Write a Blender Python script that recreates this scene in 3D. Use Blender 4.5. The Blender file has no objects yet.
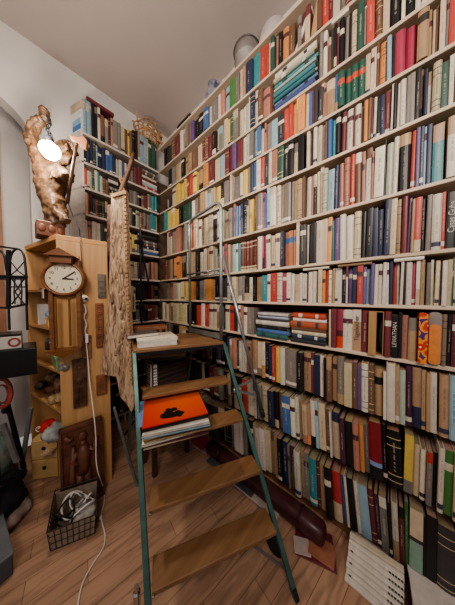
import bpy, bmesh, math, random
from mathutils import Vector, Matrix
random.seed(7)
C = bpy.context.scene.collection
PI = math.pi
V3 = Vector
EYE = 1.34
# ---------------------------------------------------------------- camera
FPX = 185.0
TH = math.radians(48.5)
PT = math.radians(2.0)
Fv = V3((math.sin(TH)*math.cos(PT), math.cos(TH)*math.cos(PT), -math.sin(PT)))
Rv = V3((math.cos(TH), -math.sin(TH), 0))
Uv = Rv.cross(Fv)
CAM = V3((0, 0, EYE))
def ray(px, py): return Fv + Rv*((px-227.5)/FPX) + Uv*((302.5-py)/FPX)
def PF(px, py, f): return CAM + ray(px, py)*f
def PX(px, py, X): r = ray(px, py); return CAM + r*(X/r.x)
def PY(px, py, Y): r = ray(px, py); return CAM + r*(Y/r.y)
def PZ(px, py, z): r = ray(px, py); return CAM + r*((z-EYE)/r.z)
def wallY(px, X, z):
    k = (px-227.5)/FPX; s, c, cp, sp = math.sin(TH), math.cos(TH), math.cos(PT), math.sin(PT)
    zz = z-EYE
    return (k*(X*s*cp - zz*sp) - X*c)/(-s - k*c*cp)
def wallX(px, Y, z):
    k = (px-227.5)/FPX; s, c, cp, sp = math.sin(TH), math.cos(TH), math.cos(PT), math.sin(PT)
    zz = z-EYE
    return (k*(Y*c*cp - zz*sp) + Y*s)/(c - k*s*cp)

cd = bpy.data.cameras.new('camera'); co = bpy.data.objects.new('camera', cd); C.objects.link(co)
cd.sensor_fit = 'HORIZONTAL'; cd.sensor_width = 36; cd.lens = FPX/455*36; cd.clip_start = 0.02
M = Matrix((Rv, Uv, -Fv)).transposed().to_4x4(); M.translation = CAM
co.matrix_world = M
bpy.context.scene.camera = co

# ---------------------------------------------------------------- materials
def newmat(name):
    m = bpy.data.materials.new(name); m.use_nodes = True
    nt = m.node_tree; b = nt.nodes['Principled BSDF']
    return m, nt, b
def mat(name, col, rough=.6, metal=0, var=.12, scale=8, bump=0, col2=None, emis=0):
    m, nt, b = newmat(name)
    tc = nt.nodes.new('ShaderNodeTexCoord'); n = nt.nodes.new('ShaderNodeTexNoise'); n.inputs['Scale'].default_value = scale
    n.inputs['Detail'].default_value = 5
    nt.links.new(tc.outputs['Object'], n.inputs['Vector'])
    r = nt.nodes.new('ShaderNodeValToRGB')
    c2 = col2 if col2 else tuple(max(0, x*(1-var*2)) for x in col)
    c1 = col if col2 else tuple(min(1, x*(1+var)) for x in col)
    r.color_ramp.elements[0].color = (*c2, 1); r.color_ramp.elements[1].color = (*c1, 1)
    r.color_ramp.elements[0].position = .3; r.color_ramp.elements[1].position = .7
    nt.links.new(n.outputs['Fac'], r.inputs['Fac']); nt.links.new(r.outputs['Color'], b.inputs['Base Color'])
    b.inputs['Roughness'].default_value = rough; b.inputs['Metallic'].default_value = metal
    if bump:
        bp = nt.nodes.new('ShaderNodeBump'); bp.inputs['Strength'].default_value = bump; bp.inputs['Distance'].default_value = .01
        nt.links.new(n.outputs['Fac'], bp.inputs['Height']); nt.links.new(bp.outputs['Normal'], b.inputs['Normal'])
    if emis:
        b.inputs['Emission Color'].default_value = (*col, 1); b.inputs['Emission Strength'].default_value = emis
    return m
def wood(name, c1, c2, axis='Z', scale=3, rough=.5, bump=.1):
    m, nt, b = newmat(name)
    tc = nt.nodes.new('ShaderNodeTexCoord'); mp = nt.nodes.new('ShaderNodeMapping')
    s = {'X': (.6, 12, 12), 'Y': (12, .6, 12), 'Z': (12, 12, .6)}[axis]
    mp.inputs['Scale'].default_value = s
    n = nt.nodes.new('ShaderNodeTexNoise'); n.inputs['Scale'].default_value = scale; n.inputs['Detail'].default_value = 6; n.inputs['Distortion'].default_value = .6
    r = nt.nodes.new('ShaderNodeValToRGB'); r.color_ramp.elements[0].color = (*c2, 1); r.color_ramp.elements[1].color = (*c1, 1)
    r.color_ramp.elements[0].position = .35; r.color_ramp.elements[1].position = .65
    nt.links.new(tc.outputs['Object'], mp.inputs['Vector']); nt.links.new(mp.outputs['Vector'], n.inputs['Vector'])
    nt.links.new(n.outputs['Fac'], r.inputs['Fac']); nt.links.new(r.outputs['Color'], b.inputs['Base Color'])
    bp = nt.nodes.new('ShaderNodeBump'); bp.inputs['Strength'].default_value = bump; bp.inputs['Distance'].default_value = .005
    nt.links.new(n.outputs['Fac'], bp.inputs['Height']); nt.links.new(bp.outputs['Normal'], b.inputs['Normal'])
    b.inputs['Roughness'].default_value = rough
    return m
def bookmat():
    m, nt, b = newmat('book_print')
    a = nt.nodes.new('ShaderNodeAttribute'); a.attribute_name = 'Col'
    tc = nt.nodes.new('ShaderNodeTexCoord'); n = nt.nodes.new('ShaderNodeTexNoise'); n.inputs['Scale'].default_value = 40; n.inputs['Detail'].default_value = 4
    nt.links.new(tc.outputs['Object'], n.inputs['Vector'])
    mr = nt.nodes.new('ShaderNodeMapRange'); mr.inputs['To Min'].default_value = .72; mr.inputs['To Max'].default_value = 1.2
    mx = nt.nodes.new('ShaderNodeMixRGB'); mx.blend_type = 'MULTIPLY'; mx.inputs[0].default_value = 1
    nt.links.new(n.outputs['Fac'], mr.inputs['Value']); nt.links.new(a.outputs['Color'], mx.inputs[1]); nt.links.new(mr.outputs['Result'], mx.inputs[2])
    nt.links.new(mx.outputs[0], b.inputs['Base Color']); b.inputs['Roughness'].default_value = .42
    return m
BM = bookmat()
def floormat():
    m, nt, b = newmat('laminate_planks')
    tc = nt.nodes.new('ShaderNodeTexCoord'); mp = nt.nodes.new('ShaderNodeMapping'); mp.inputs['Rotation'].default_value = (0, 0, math.radians(10))
    nt.links.new(tc.outputs['Object'], mp.inputs['Vector'])
    br = nt.nodes.new('ShaderNodeTexBrick'); br.offset = .37; br.inputs['Scale'].default_value = 1
    br.inputs['Brick Width'].default_value = .62; br.inputs['Row Height'].default_value = .095; br.inputs['Mortar Size'].default_value = .0012; br.inputs['Mortar Smooth'].default_value = .3
    br.inputs['Color1'].default_value = (.46, .30, .215, 1); br.inputs['Color2'].default_value = (.37, .235, .165, 1); br.inputs['Mortar'].default_value = (.12, .06, .035, 1)
    nt.links.new(mp.outputs['Vector'], br.inputs['Vector'])
    m2 = nt.nodes.new('ShaderNodeMapping'); m2.inputs['Scale'].default_value = (2.5, 22, 1); nt.links.new(mp.outputs['Vector'], m2.inputs['Vector'])
    n = nt.nodes.new('ShaderNodeTexNoise'); n.inputs['Scale'].default_value = 1.3; n.inputs['Detail'].default_value = 6; n.inputs['Distortion'].default_value = 1.2
    nt.links.new(m2.outputs['Vector'], n.inputs['Vector'])
    r = nt.nodes.new('ShaderNodeValToRGB'); r.color_ramp.elements[0].color = (.62, .56, .54, 1); r.color_ramp.elements[1].color = (1.15, 1.1, 1.05, 1)
    r.color_ramp.elements[0].position = .33; r.color_ramp.elements[1].position = .55
    nt.links.new(n.outputs['Fac'], r.inputs['Fac'])
    mx = nt.nodes.new('ShaderNodeMixRGB'); mx.blend_type = 'MULTIPLY'; mx.inputs[0].default_value = .8
    nt.links.new(br.outputs['Color'], mx.inputs[1]); nt.links.new(r.outputs['Color'], mx.inputs[2])
    nt.links.new(mx.outputs[0], b.inputs['Base Color']); b.inputs['Roughness'].default_value = .38
    return m
WALL = mat('plaster', (.72, .70, .68), .9, var=.03, scale=3, bump=.05)
CEIL = mat('ceiling_paint', (.50, .44, .42), .95, var=.03, scale=2)
SHELF = wood('painted_shelf', (.63, .52, .41), (.50, .40, .31), 'Y', 2, .55, .05)
SHELFX = wood('painted_shelf_x', (.66, .60, .55), (.52, .46, .41), 'X', 2, .55, .05)
PINE = wood('pine', (.58, .35, .17), (.47, .26, .11), 'Z', 2.5, .45)
PINEP = wood('pale_pine', (.62, .42, .2), (.54, .35, .16), 'X', 2, .5)
CLOCKW = wood('clock_wood', (.24, .10, .04), (.16, .06, .022), 'X', 3, .35)
DARKW = mat('dark_carved', (.10, .045, .025), .5, var=.3, scale=25, bump=.6)
RELIEF = mat('relief_wood', (.15, .055, .03), .45, var=.25, scale=14, bump=.3)
REDW = mat('red_carved', (.26, .10, .045), .5, var=.2, scale=20, bump=.4)
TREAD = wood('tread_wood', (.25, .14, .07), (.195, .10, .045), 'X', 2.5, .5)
GREEN = mat('green_steel', (.06, .135, .12), .4, .3, var=.15, scale=20)
STEEL = mat('grey_steel', (.30, .33, .34), .35, .7, var=.1, scale=20)
CHROME = mat('chrome', (.55, .55, .55), .2, 1, var=.05)
BLACK = mat('black_metal', (.015, .016, .02), .4, .3)
BLKP = mat('black_plastic', (.012, .011, .012), .35)
WHITEP = mat('white_plastic', (.75, .72, .68), .4, var=.04)
CARD = mat('grey_white_card', (.5, .48, .45), .7, var=.06)
RUBBER = mat('rubber', (.02, .02, .02), .8)

# ---------------------------------------------------------------- mesh helpers
class MB:
    def __init__(s): s.v = []; s.f = []; s.c = []
    def add(s, vs, fs, col=(1, 1, 1)):
        o = len(s.v); s.v += [V3(v) for v in vs]; s.f += [[i+o for i in f] for f in fs]; s.c += [col]*len(fs)
        return s
    def hexa(s, p, col=(1, 1, 1)):     # 8 corner points: bottom 4 ccw, top 4 ccw
        return s.add(p, [(3, 2, 1, 0), (4, 5, 6, 7), (0, 1, 5, 4), (1, 2, 6, 5), (2, 3, 7, 6), (3, 0, 4, 7)], col)
    def box(s, a, b, col=(1, 1, 1)):
        (x0, y0, z0), (x1, y1, z1) = a, b
        return s.hexa([(x0, y0, z0), (x1, y0, z0), (x1, y1, z0), (x0, y1, z0), (x0, y0, z1), (x1, y0, z1), (x1, y1, z1), (x0, y1, z1)], col)
    def slab(s, poly, z0, z1, col=(1, 1, 1)):
        n = len(poly); vs = [(p[0], p[1], z0) for p in poly]+[(p[0], p[1], z1) for p in poly]
        fs = [tuple(range(n-1, -1, -1)), tuple(range(n, 2*n))]+[(i, (i+1) % n, n+(i+1) % n, n+i) for i in range(n)]
        return s.add(vs, fs, col)
    def bar(s, p, q, w, d, side=None, col=(1, 1, 1)):
        p, q = V3(p), V3(q); t = (q-p).normalized()
        a = V3(side) if side else (V3((0, 0, 1)) if abs(t.z) < .9 else V3((1, 0, 0)))
        a = (a - t*a.dot(t)).normalized(); b = t.cross(a)
        a *= w/2; b *= d/2
        return s.hexa([p-a-b, p+a-b, p+a+b, p-a+b, q-a-b, q+a-b, q+a+b, q-a+b], col)
    def tube(s, pts, r, n=8, closed=False, col=(1, 1, 1)):
        pts = [V3(p) for p in pts]; N = len(pts)
        rs = r if isinstance(r, (list, tuple)) else [r]*N
        prev = None; vs = []
        for i, p in enumerate(pts):
            a = pts[(i-1) % N] if (i > 0 or closed) else p; b = pts[(i+1) % N] if (i < N-1 or closed) else p
            t = (b-a).normalized()
            if prev is None: u = t.orthogonal().normalized()
            else:
                u = prev - t*prev.dot(t); u = u.normalized() if u.length > 1e-6 else t.orthogonal().normalized()
            prev = u; w = t.cross(u)
            for k in range(n):
                an = 2*PI*k/n; vs.append(p+(u*math.cos(an)+w*math.sin(an))*rs[i])
        fs = []
        for i in range(N if closed else N-1):
            j = (i+1) % N
            for k in range(n): fs.append((i*n+k, i*n+(k+1) % n, j*n+(k+1) % n, j*n+k))
        if not closed: fs += [tuple(range(n-1, -1, -1)), tuple((N-1)*n+k for k in range(n))]
        return s.add(vs, fs, col)
    def lathe(s, o, prof, n=24, axis='Z', col=(1, 1, 1)):
        o = V3(o); vs = []
        for r, h in prof:
            for k in range(n):
                a = 2*PI*k/n
                if axis == 'Z': vs.append(o+V3((r*math.cos(a), r*math.sin(a), h)))
                elif axis == 'Y': vs.append(o+V3((r*math.cos(a), h, -r*math.sin(a))))
                else: vs.append(o+V3((h, r*math.cos(a), r*math.sin(a))))
        fs = []
        for i in range(len(prof)-1):
            for k in range(n): fs.append((i*n+k, i*n+(k+1) % n, (i+1)*n+(k+1) % n, (i+1)*n+k))
        fs += [tuple(range(n-1, -1, -1)), tuple((len(prof)-1)*n+k for k in range(n))]
        return s.add(vs, fs, col)
    def ball(s, o, r, n=12, sc=(1, 1, 1), col=(1, 1, 1)):
        o = V3(o); vs = []; fs = []
        for i in range(1, n):
            for k in range(n*2):
                a = PI*i/n; b = PI*k/n
                vs.append(o+V3((r*sc[0]*math.sin(a)*math.cos(b), r*sc[1]*math.sin(a)*math.sin(b), r*sc[2]*math.cos(a))))
        N = 2*n
        for i in range(n-2):
            for k in range(N): fs.append((i*N+k, (i+1)*N+k, (i+1)*N+(k+1) % N, i*N+(k+1) % N))
        fs += [tuple(range(N)), tuple((n-2)*N+k for k in range(N-1, -1, -1))]
        return s.add(vs, fs, col)
    def build(s, name, m, parent=None, smooth=False, bevel=0, colors=False):
        me = bpy.data.meshes.new(name)
        rt = parent
        while rt is not None and rt.parent is not None: rt = rt.parent
        off = rt.location if (rt is not None and rt.get('_w')) else V3((0, 0, 0))
        me.from_pydata([tuple(v-off) for v in s.v], [], s.f); me.update()
        bm = bmesh.new(); bm.from_mesh(me); 
        if not colors: bmesh.ops.recalc_face_normals(bm, faces=bm.faces)
        bm.to_mesh(me); bm.free()
        if colors:
            at = me.color_attributes.new('Col', 'FLOAT_COLOR', 'CORNER'); flat = []
            for p, c in zip(me.polygons, s.c): flat += [c[0], c[1], c[2], 1.0]*p.loop_total
            at.data.foreach_set('color', flat)
        if smooth:
            for p in me.polygons: p.use_smooth = True
        me.materials.append(m)
        o = bpy.data.objects.new(name, me); C.objects.link(o)
        if parent: o.parent = parent
        if bevel:
            b = o.modifiers.new('b', 'BEVEL'); b.width = bevel; b.segments = 2; b.limit_method = 'ANGLE'
        return o
def thing(name, loc, label, cat, group=None, rot=None, world=True):
    o = bpy.data.objects.new(name, None); C.objects.link(o); o.location = loc; o.empty_display_size = .05
    if world and rot is None: o['_w'] = 1
    if rot is not None: o.rotation_euler = rot
    o['label'] = label; o['category'] = cat
    if group: o['group'] = group
    return o
def tag(o, label, cat, group=None):
    o['label'] = label; o['category'] = cat
    if group: o['group'] = group
    return o
def struct(o): o['kind'] = 'structure'; return o
def text_mesh(name, s, size, matx, m, parent, thick=.0003):
    cu = bpy.data.curves.new(name, 'FONT'); cu.body = s; cu.size = size; cu.extrude = thick; cu.align_x = 'CENTER'; cu.align_y = 'CENTER'
    tmp = bpy.data.objects.new(name+'_t', cu); C.objects.link(tmp)
    dg = bpy.context.evaluated_depsgraph_get(); me = bpy.data.meshes.new_from_object(tmp.evaluated_get(dg))
    bpy.data.objects.remove(tmp); me.transform(matx)
    if parent is not None and parent.get('_w'): me.transform(Matrix.Translation(-parent.location))
    me.name = name; me.materials.clear(); me.materials.append(m)
    o = bpy.data.objects.new(name, me); C.objects.link(o); o.parent = parent
    return o
def noise_disp(o, strength, size):
    t = bpy.data.textures.new('carve', 'CLOUDS'); t.noise_scale = size
    d = o.modifiers.new('d', 'DISPLACE'); d.texture = t; d.strength = strength; d.texture_coords = 'GLOBAL'; d.mid_level = .5

# ---------------------------------------------------------------- room
CZ = 3.459; XR = 1.384; YB = 2.30
struct(MB().box((-3.2, -1.6, -.08), (XR+.1, YB+.1, 0)).build('floor', floormat()))
struct(MB().box((-3.2, -1.6, CZ), (XR+.1, YB+.1, CZ+.08)).build('ceiling', CEIL))
struct(MB().box((XR, -1.6, 0), (XR+.1, YB+.1, CZ)).build('wall_right', WALL))
# back wall with an arched opening at the left
AX1 = wallX(31, YB, 2.2); AX0 = AX1-1.0; AH = PY(31, 135, YB).z     # opening
w = MB()
w.box((AX1, YB, 0), (XR, YB+.12, CZ)); w.box((-3.2, YB, 0), (AX0, YB+.12, CZ))
n = 16; top = []
for i in range(n+1):
    a = PI*i/n; top.append((AX1+(AX0-AX1)*(1-math.cos(a))/2, AH+.27*math.sin(a)))
for i in range(n):
    (xa, za), (xb, zb) = top[i], top[i+1]
    w.hexa([(xb, YB, zb), (xa, YB, za), (xa, YB+.12, za), (xb, YB+.12, zb), (xb, YB, CZ), (xa, YB, CZ), (xa, YB+.12, CZ), (xb, YB+.12, CZ)])
struct(w.build('wall_back', WALL))
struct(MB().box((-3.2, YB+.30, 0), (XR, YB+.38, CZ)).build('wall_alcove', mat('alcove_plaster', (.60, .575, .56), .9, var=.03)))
struct(MB().box((AX1, YB+.12, 0), (AX1+.07, YB+.30, CZ)).build('wall_alcove_side', WALL))
# ---------------------------------------------------------------- bookcases
XF = 1.144; YF = 2.10
ZR = {'top': 1.742, 'U': 1.479, 'V': 1.212, 'W': .986, 'Y': .755, 'Z': .469, 'Q': .191, 'R': -.04, 'S': -.286, 'X': -.58, 'I': -.889, 'J': -1.242}
ZR = {k: v+EYE for k, v in ZR.items()}
order = ['top', 'U', 'V', 'W', 'Y', 'Z', 'Q', 'R', 'S', 'X', 'I', 'J']
setback = {'X': .035, 'I': .05, 'J': .03, 'S': 0}
bc = thing('bookcase', (XF+.1, .85, 0), 'long cream painted bookcase covering the whole right wall', 'bookcase')
for k in order:
    z = ZR[k]; sb = setback.get(k, 0); th = .017 if k not in ('X', 'I', 'J') else .016
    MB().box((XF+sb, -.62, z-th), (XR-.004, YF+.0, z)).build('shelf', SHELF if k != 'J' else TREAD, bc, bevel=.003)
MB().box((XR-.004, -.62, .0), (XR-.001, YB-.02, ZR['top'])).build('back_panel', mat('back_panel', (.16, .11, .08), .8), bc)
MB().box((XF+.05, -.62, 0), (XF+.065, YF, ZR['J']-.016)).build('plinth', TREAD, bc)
def upright(px, k0, k1, d=0.0):
    z0, z1 = ZR[k0], ZR[k1]-.018
    y = wallY(px, XF, (z0+z1)/2)
    MB().box((XF+.004+d, y-.009, z0), (XR-.006, y+.009, z1)).build('upright', SHELF, bc)
    return y
upright(230.5, 'Y', 'W'); upright(307.5, 'Y', 'W', .01); upright(297.5, 'Q', 'Z'); upright(321, 'Z', 'Y', .02); upright(322, 'W', 'V', .02)
MB().box((XF, -.64, 0), (XR-.004, -.62, ZR['top'])).build('upright', SHELF, bc)

bb = thing('bookcase', (.72, YF+.1, 0), 'narrower bookcase on the back wall behind the wooden plank', 'bookcase')
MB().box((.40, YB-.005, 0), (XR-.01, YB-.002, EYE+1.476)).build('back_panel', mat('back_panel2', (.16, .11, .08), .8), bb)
BX0, BX1 = wallX(80.5, YF, EYE+1.48), 1.12; BXB = wallX(66.5, YB, EYE+1.45)
ZB = [1.476, 1.216, .99, .755, .474, .191, -.04, -.286, -.58, -.889, -1.242]; ZB = [z+EYE for z in ZB]
for z in ZB:
    MB().slab([(BX0, YF), (XF-.004, YF), (XF-.004, YB-.006), (BXB, YB-.006)], z-.02, z).build('shelf', SHELFX, bb, bevel=.003)
MB().slab([(BX0, YF), (BX0+.018, YF), (BXB+.02, YB-.006), (BXB, YB-.006)], 0, ZB[0]-.02).build('upright', SHELFX, bb)
for i, px in ((1, 118), (3, 121), (4, 130), (6, 146)):
    x = wallX(px, YF, ZB[i]-.1)
MB().box((.72, YF+.01, 0), (.735, YB-.006, ZB[3]-.02)).build('upright', SHELFX, bb)

# ---------------------------------------------------------------- book factory
PAL = {'w': (.59, .54, .46), 'c': (.52, .42, .28), 't': (.38, .24, .13), 'b': (.17, .085, .05), 'k': (.014, .013, .016), 'n': (.022, .032, .085),
 'B': (.045, .13, .34), 'S': (.24, .40, .50), 'T': (.02, .25, .28), 'g': (.03, .10, .075), 'G': (.05, .20, .04), 'y': (.62, .43, .06),
 'o': (.64, .25, .06), 'r': (.50, .045, .03), 'm': (.17, .03, .04), 'p': (.36, .045, .10), 'v': (.13, .08, .22), 'e': (.20, .18, .165),
 'd': (.05, .048, .055), 'l': (.35, .40, .33), 'P': (.085, .025, .06), 's': (.42, .17, .12), 'F': (.55, .10, .06)}
NAME = {'w': 'off-white', 'c': 'cream', 't': 'tan', 'b': 'brown', 'k': 'black', 'n': 'navy', 'B': 'blue', 'S': 'pale blue', 'T': 'teal', 'g': 'dark green',
 'G': 'bright green', 'y': 'yellow', 'o': 'orange', 'r': 'red', 'm': 'maroon', 'p': 'crimson', 'v': 'violet', 'e': 'grey', 'd': 'charcoal', 'l': 'grey-green',
 'P': 'plum', 's': 'salmon', 'F': 'floral red'}
PAGE = (.40, .31, .21)
def jit(c, a=.14):
    k = 1+random.uniform(-a, a); g = lum(c); c = tuple(.84*x+.16*g*w for x, w in zip(c, (1.1, 1, .88))); return tuple(max(0, min(1, x*k*(1+random.uniform(-.04, .04)))) for x in c)
def lum(c): return .3*c[0]+.6*c[1]+.1*c[2]
def book_geo(t, h, d, col, scheme, hard, rnd):
    """cover, pages, title marks in the book's own frame: x across the spine, y inward, z up"""
    cov, pg, ti = MB(), MB(), MB()
    b = min(.003 if hard else .0012, t*.2)
    bul = min(t*.26, .006) if hard else min(t*.08, .0015)
    bands = [(0, h, col)]
    c2 = (.62, .5, .25) if lum(col) < .12 else (.08, .05, .06)
    if scheme == 'label': c3 = (.6, .55, .45) if lum(col) < .15 else (.1, .04, .05); z = h*rnd.uniform(.62, .78); bands = [(0, z, col), (z, z+h*.12, c3), (z+h*.12, h, col)]
    elif scheme == 'gold':
        bands = []; zz = 0
        for q in (.08, .2, .72, .86): bands += [(zz, q*h, col), (q*h, q*h+.0035, c2)]; zz = q*h+.0035
        bands.append((zz, h, col))
    elif scheme == 'two': c3 = jit(PAL[rnd.choice('wkcbte')]); q = rnd.choice((.22, .35, .7, .8)); bands = [(0, h*q, col), (h*q, h, c3)] if rnd.random() < .5 else [(0, h*q, c3), (h*q, h, col)]
    elif scheme == 'foot': c3 = (.62, .58, .5) if lum(col) < .3 else (.05, .05, .1); bands = [(0, h*.06, col), (h*.06, h*.14, c3), (h*.14, h, col)]
    elif isinstance(scheme, list): bands = [(a*h, e*h, c) for a, e, c in scheme]
    prof = [(-t/2, 0), (-t*.28, -bul*.8), (0, -bul), (t*.28, -bul*.8), (t/2, 0)]
    for z0, z1, c in bands:
        vs = [(x, y, z0) for x, y in prof]+[(x, y, z1) for x, y in prof]
        vs += [(-t/2, b, z0), (t/2, b, z0), (-t/2, b, z1), (t/2, b, z1)]
        cov.add(vs, [(i, i+1, 6+i, 5+i) for i in range(4)], c)
    zt = h-.0002
    cov.add([(x, y, h) for x, y in prof]+[(t/2-b, b, h), (-t/2+b, b, h)], [(0, 1, 2, 3, 4, 5, 6)], col)
    cov.box((-t/2, 0, 0), (-t/2+b, d, h), col); cov.box((t/2-b, 0, 0), (t/2, d, h), col)
    cov.box((-t/2+b, b*.4, .0), (t/2-b, b, h), col)
    ov = .003 if hard else .0004
    pg.box((-t/2+b, b, ov), (t/2-b, d-ov, h-ov), tuple(x*rnd.uniform(.75, 1.1) for x in PAGE))
    # illegible title marks running along the spine
    if t > .009 and rnd.random() < .6:
        mc = tuple(.55*a+.45*b for a, b in zip((.6, .55, .45) if lum(col) < .22 else ((.06, .05, .06) if rnd.random() < .7 else (.45, .05, .05)), col))
        z = h*rnd.uniform(.22, .34); ze = h*rnd.uniform(.62, .86); wv = min(t*.24, .008)
        while z < ze:
            l = rnd.uniform(.003, .006); k = rnd.uniform(.6, 1)
            y = -bul-.0004
            ti.box((-wv/2*k, y, z), (wv/2*k, y+.0006, z+l*.55), mc)
            z += l
            if rnd.random() < .16: z += .008
    return cov, pg, ti
def heights(k):
    i = order.index(k); z0 = ZR[k]; z1 = ZR[order[i-1]]-.018
    return z1-z0

ROWS = {
'U': "163 k 167 d 171 b 174 m 179 w 182 w 185 e 188 s 191 v 194 k 203 B 208 w 211 e 217 w 220 s 224 S 229 G 235 e 239 c 242 t 245 n 252 T 259 r 265 r 268 w 270 g 274 s 277 k 281 o 287 b 293 w< 297 e 301 m 305 m 310 t> 317 b 322 r 329 m 333 c 340 e 345 m 352 b 358 c 364 k 370",
'V': "168 k 171 e 174 t 178 c 181 k 184 t 191 b 196 c 201 m 205 b 208 m 212 k 216 c 218 S 222 c 226 y 229 g 233 e 238 c 242 w 245 l 248 w 250 n 255 w 258 b 263 s 270 b 272 # 319 e 323 w 327 c 331 d 334 k 337 m 339 k 344 e 349 k 351 c 357 g 364 w 367 r 375 b 383 c 390 k 402 w 406 k 416 c 422 r 430 w 440 k 448",
'W': "172 c 176 y 180 y 184 y 186 b 189 r 193 y 197 k 201 d 203 o 208 m 213 c 218 S 224 m 228 m 232 v 236 m 242 w 246 l 249 e 253 S 257 B 261 k 264 s 266 e 271 S 277 d 283 r 288 r 292 o 296 y 298 o 305 c 309 B 312 m 314 d 318 d 322 w 323 s 326 c 335 B 338 g! 345 g! 351 g! 358 g! 365 c 370 c 374 w 377 b 379 o 387 S 392 k 395 p 406 p 417 t^ 429 t 433 c 436 b 440 c 446 e 450 r 460 b 470",
'Y': "164 T 167 y 174 y 178 k 181 g 190 w 193 e 196 b 200 t 204 c 207 S 211 c 215 y 219 w 223 e 228 # 233 e 238 w 241 y 246 e 250 d 253 B 256 w 260 r 264 d 269 w 272 s 277 g 283 d 288 k 293 e 298 k 304 # 310 d 313 w 317 c 321 e 325 b 327 B 332 T 336 k 341 m 346 w 353 m 355 w 361 b 364 o 368 b 371 m 373 w 376 k 380 n 385 m 391 w 393 k 397 w 400 w 406 e 410 e 415 k 420 k 424 n 428 w 432 c 441 g 450 w 455 b 462 r 468",
'Z': "165 w 168 m 172 e 176 s 180 b 183 e 186 s 190 r 193 c 197 w 200 b 204 c 208 c 213 k 217 w 219 l 223 t 228 e 232 s 234 B 237 S 240 n 243 n 247 c 249 y 253 b 256 e 261 p 264 B 267 S 270 w 276 w 280 t 283 e 290 e 294 t 297 t 302 b 305 w 310 s 313 w 317 c 320 # 322 l 327 S 333 n 338 v 340 s 344 s 350 r 355 b 362 s 365 w 371 s 374 w 384 k 386 l 393 w 398 t 411 r 416 v 420 n 424 S 427 n 433 T 445 k 447 t 457 m 465",
'Q': "160 m 164 b 168 t 171 n 174 o 180 e 184 d 187 c 191 t 195 k 199 c 202 w 206 t 209 c 213 l 217 s 221 c 224 p 227 t 230 S 234 w 237 T 240 b= 243 b= 245 b= 248 b= 251 b= 253 b= 256 w 261 p 263 p 266 w 270 c 275 c 280 n 284 s- 288 s- 292 s- 295 # 300 d 306 w 308 k 315 w 322 c 327 o 331 T 334 v 340 w 346 w 354 c 361 k 366 k 372 n 378 n 384 n 390 c 396 t 402 m 408 v 411 t 414 r 421 k 426 e 432 w 442 r 446 k~ 457 w 465",
'R': "160 m 163 b 166 e 170 s 173 l 176 c 179 c 183 t 186 y 190 o 194 k 198 e 202 c 206 o 211 t 215 k 220 d 225 w 229 e 232 c 236 w 240 e 243 c 248 w 252 k 255 t 261 T 267 w 270 r 277 w 282 p 286 w 290 w 293 c 298 w 302 w 306 m 308 w 312 w 316 e 318 c 322 o 325 r 328 w 331 t 334 w 337 w 341 n 346 m 348 v 352 n 356 G 357 r 363 v 366 S 370 v 374 w 378 w 382 w 386 w 389 n 393 r 397 w 400 w 403 k 406 w 412 p 416 w 420 t 425 r 427 e 432 w 435 c 439 e 442 w 447 c 452 G 455 w 459 k 465",
'S': "160 w 163 c 167 t 170 w 173 c 177 l 180 y 183 w 186 k 190 k 196 r 199 w 203 r 207 w 211 c 215 w 219 e 223 k 225 w 229 r 233 d 237 w 240 s 243 w 247 e 254 # 329 c 331 m 336 m- 342 w 352 w 361 m 368 # 384 m 391 k 398 k 402 s 408 e 417 # 447 k 452 m 462 w 468",
'X': "163 k 167 e 171 b 175 k 180 t 184 c 187 k 191 b 195 m 199 k 203 m 206 b 210 e 213 k 218 v 223 k 227 n 230 w 233 s 238 d 241 w 244 w 248 s 252 t 257 e 262 o 266 k 270 n 273 r 276 y 281 w 286 e 298 k 304 t 311 m 314 n 320 w 325 k 328 b 333 t 338 e 345 c 353 b 358 v 362 w 369 b 375 t* 384 w 387 w 396 t 400 l 406 P 413 n 422 t 427 t 431 w 438 b 440 t 450 S 459 w 468",
'I': "175 k 180 e 185 b 190 k 196 d 202 c 206 k 211 m 215 b 220 e 224 k 230 c 233 k 236 k 244 r 249 w 256 B 259 e 263 c 270 n 276 k 280 b 284 B 292 w 297 w 301 t 304 s 309 o 312 w 317 S 320 c 327 b 332 w 334 n 342 P 347 k 355 s 361 o 366 e 371 m% 384 k 389 k 404 y 413 c 420 w 426 r 432 k 437 w 443 G 452 c 461 n 470",
'J': "190 k 196 b 202 e 208 k 214 d 220 c 226 k 232 e 236 w 240 w 244 e 248 k 254 c 258 w 262 w 267 c 272 b 276 t 280 k 284 n 290 e 292 P 297 w 303 t 306 e 311 T 319 m 322 t 328 k 335 r_ 344 B 348 w 351 k 358 w~ 363 S~ 373 m 379 P 383 e 391 k 394 w 401 m 406 G 410 l_ 424 k 427 k 438 d 458 k 468"}
ROWNAME = {'U': 'topmost shelf', 'V': 'second shelf down', 'W': 'third shelf down', 'Y': 'fourth shelf down', 'Z': 'fifth shelf down', 'Q': 'shelf above eye level',
 'R': 'eye-level paperback shelf', 'S': 'fourth shelf up', 'X': 'third shelf up', 'I': 'second shelf up', 'J': 'lowest shelf'}
HF = {'U': (.74, .94), 'V': (.74, .95), 'W': (.86, .98), 'Y': (.86, .98), 'Z': (.86, .98), 'Q': (.85, .97), 'R': (.84, .93), 'S': (.84, .95), 'X': (.82, .97), 'I': (.78, .93), 'J': (.78, .9)}
TEXTS = {('J', 'w', 358): ('Deutschland', (.45, .06, .04)), ('S', 'k', 391): ('LEVIATHAN', (.6, .55, .5)), ('S', 'w', 352): ('Tagebücher', (.1, .08, .08)), ('Q', 'k', 446): ('Casas Gubs', (.6, .6, .58))}
books = []   # dicts
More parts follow.
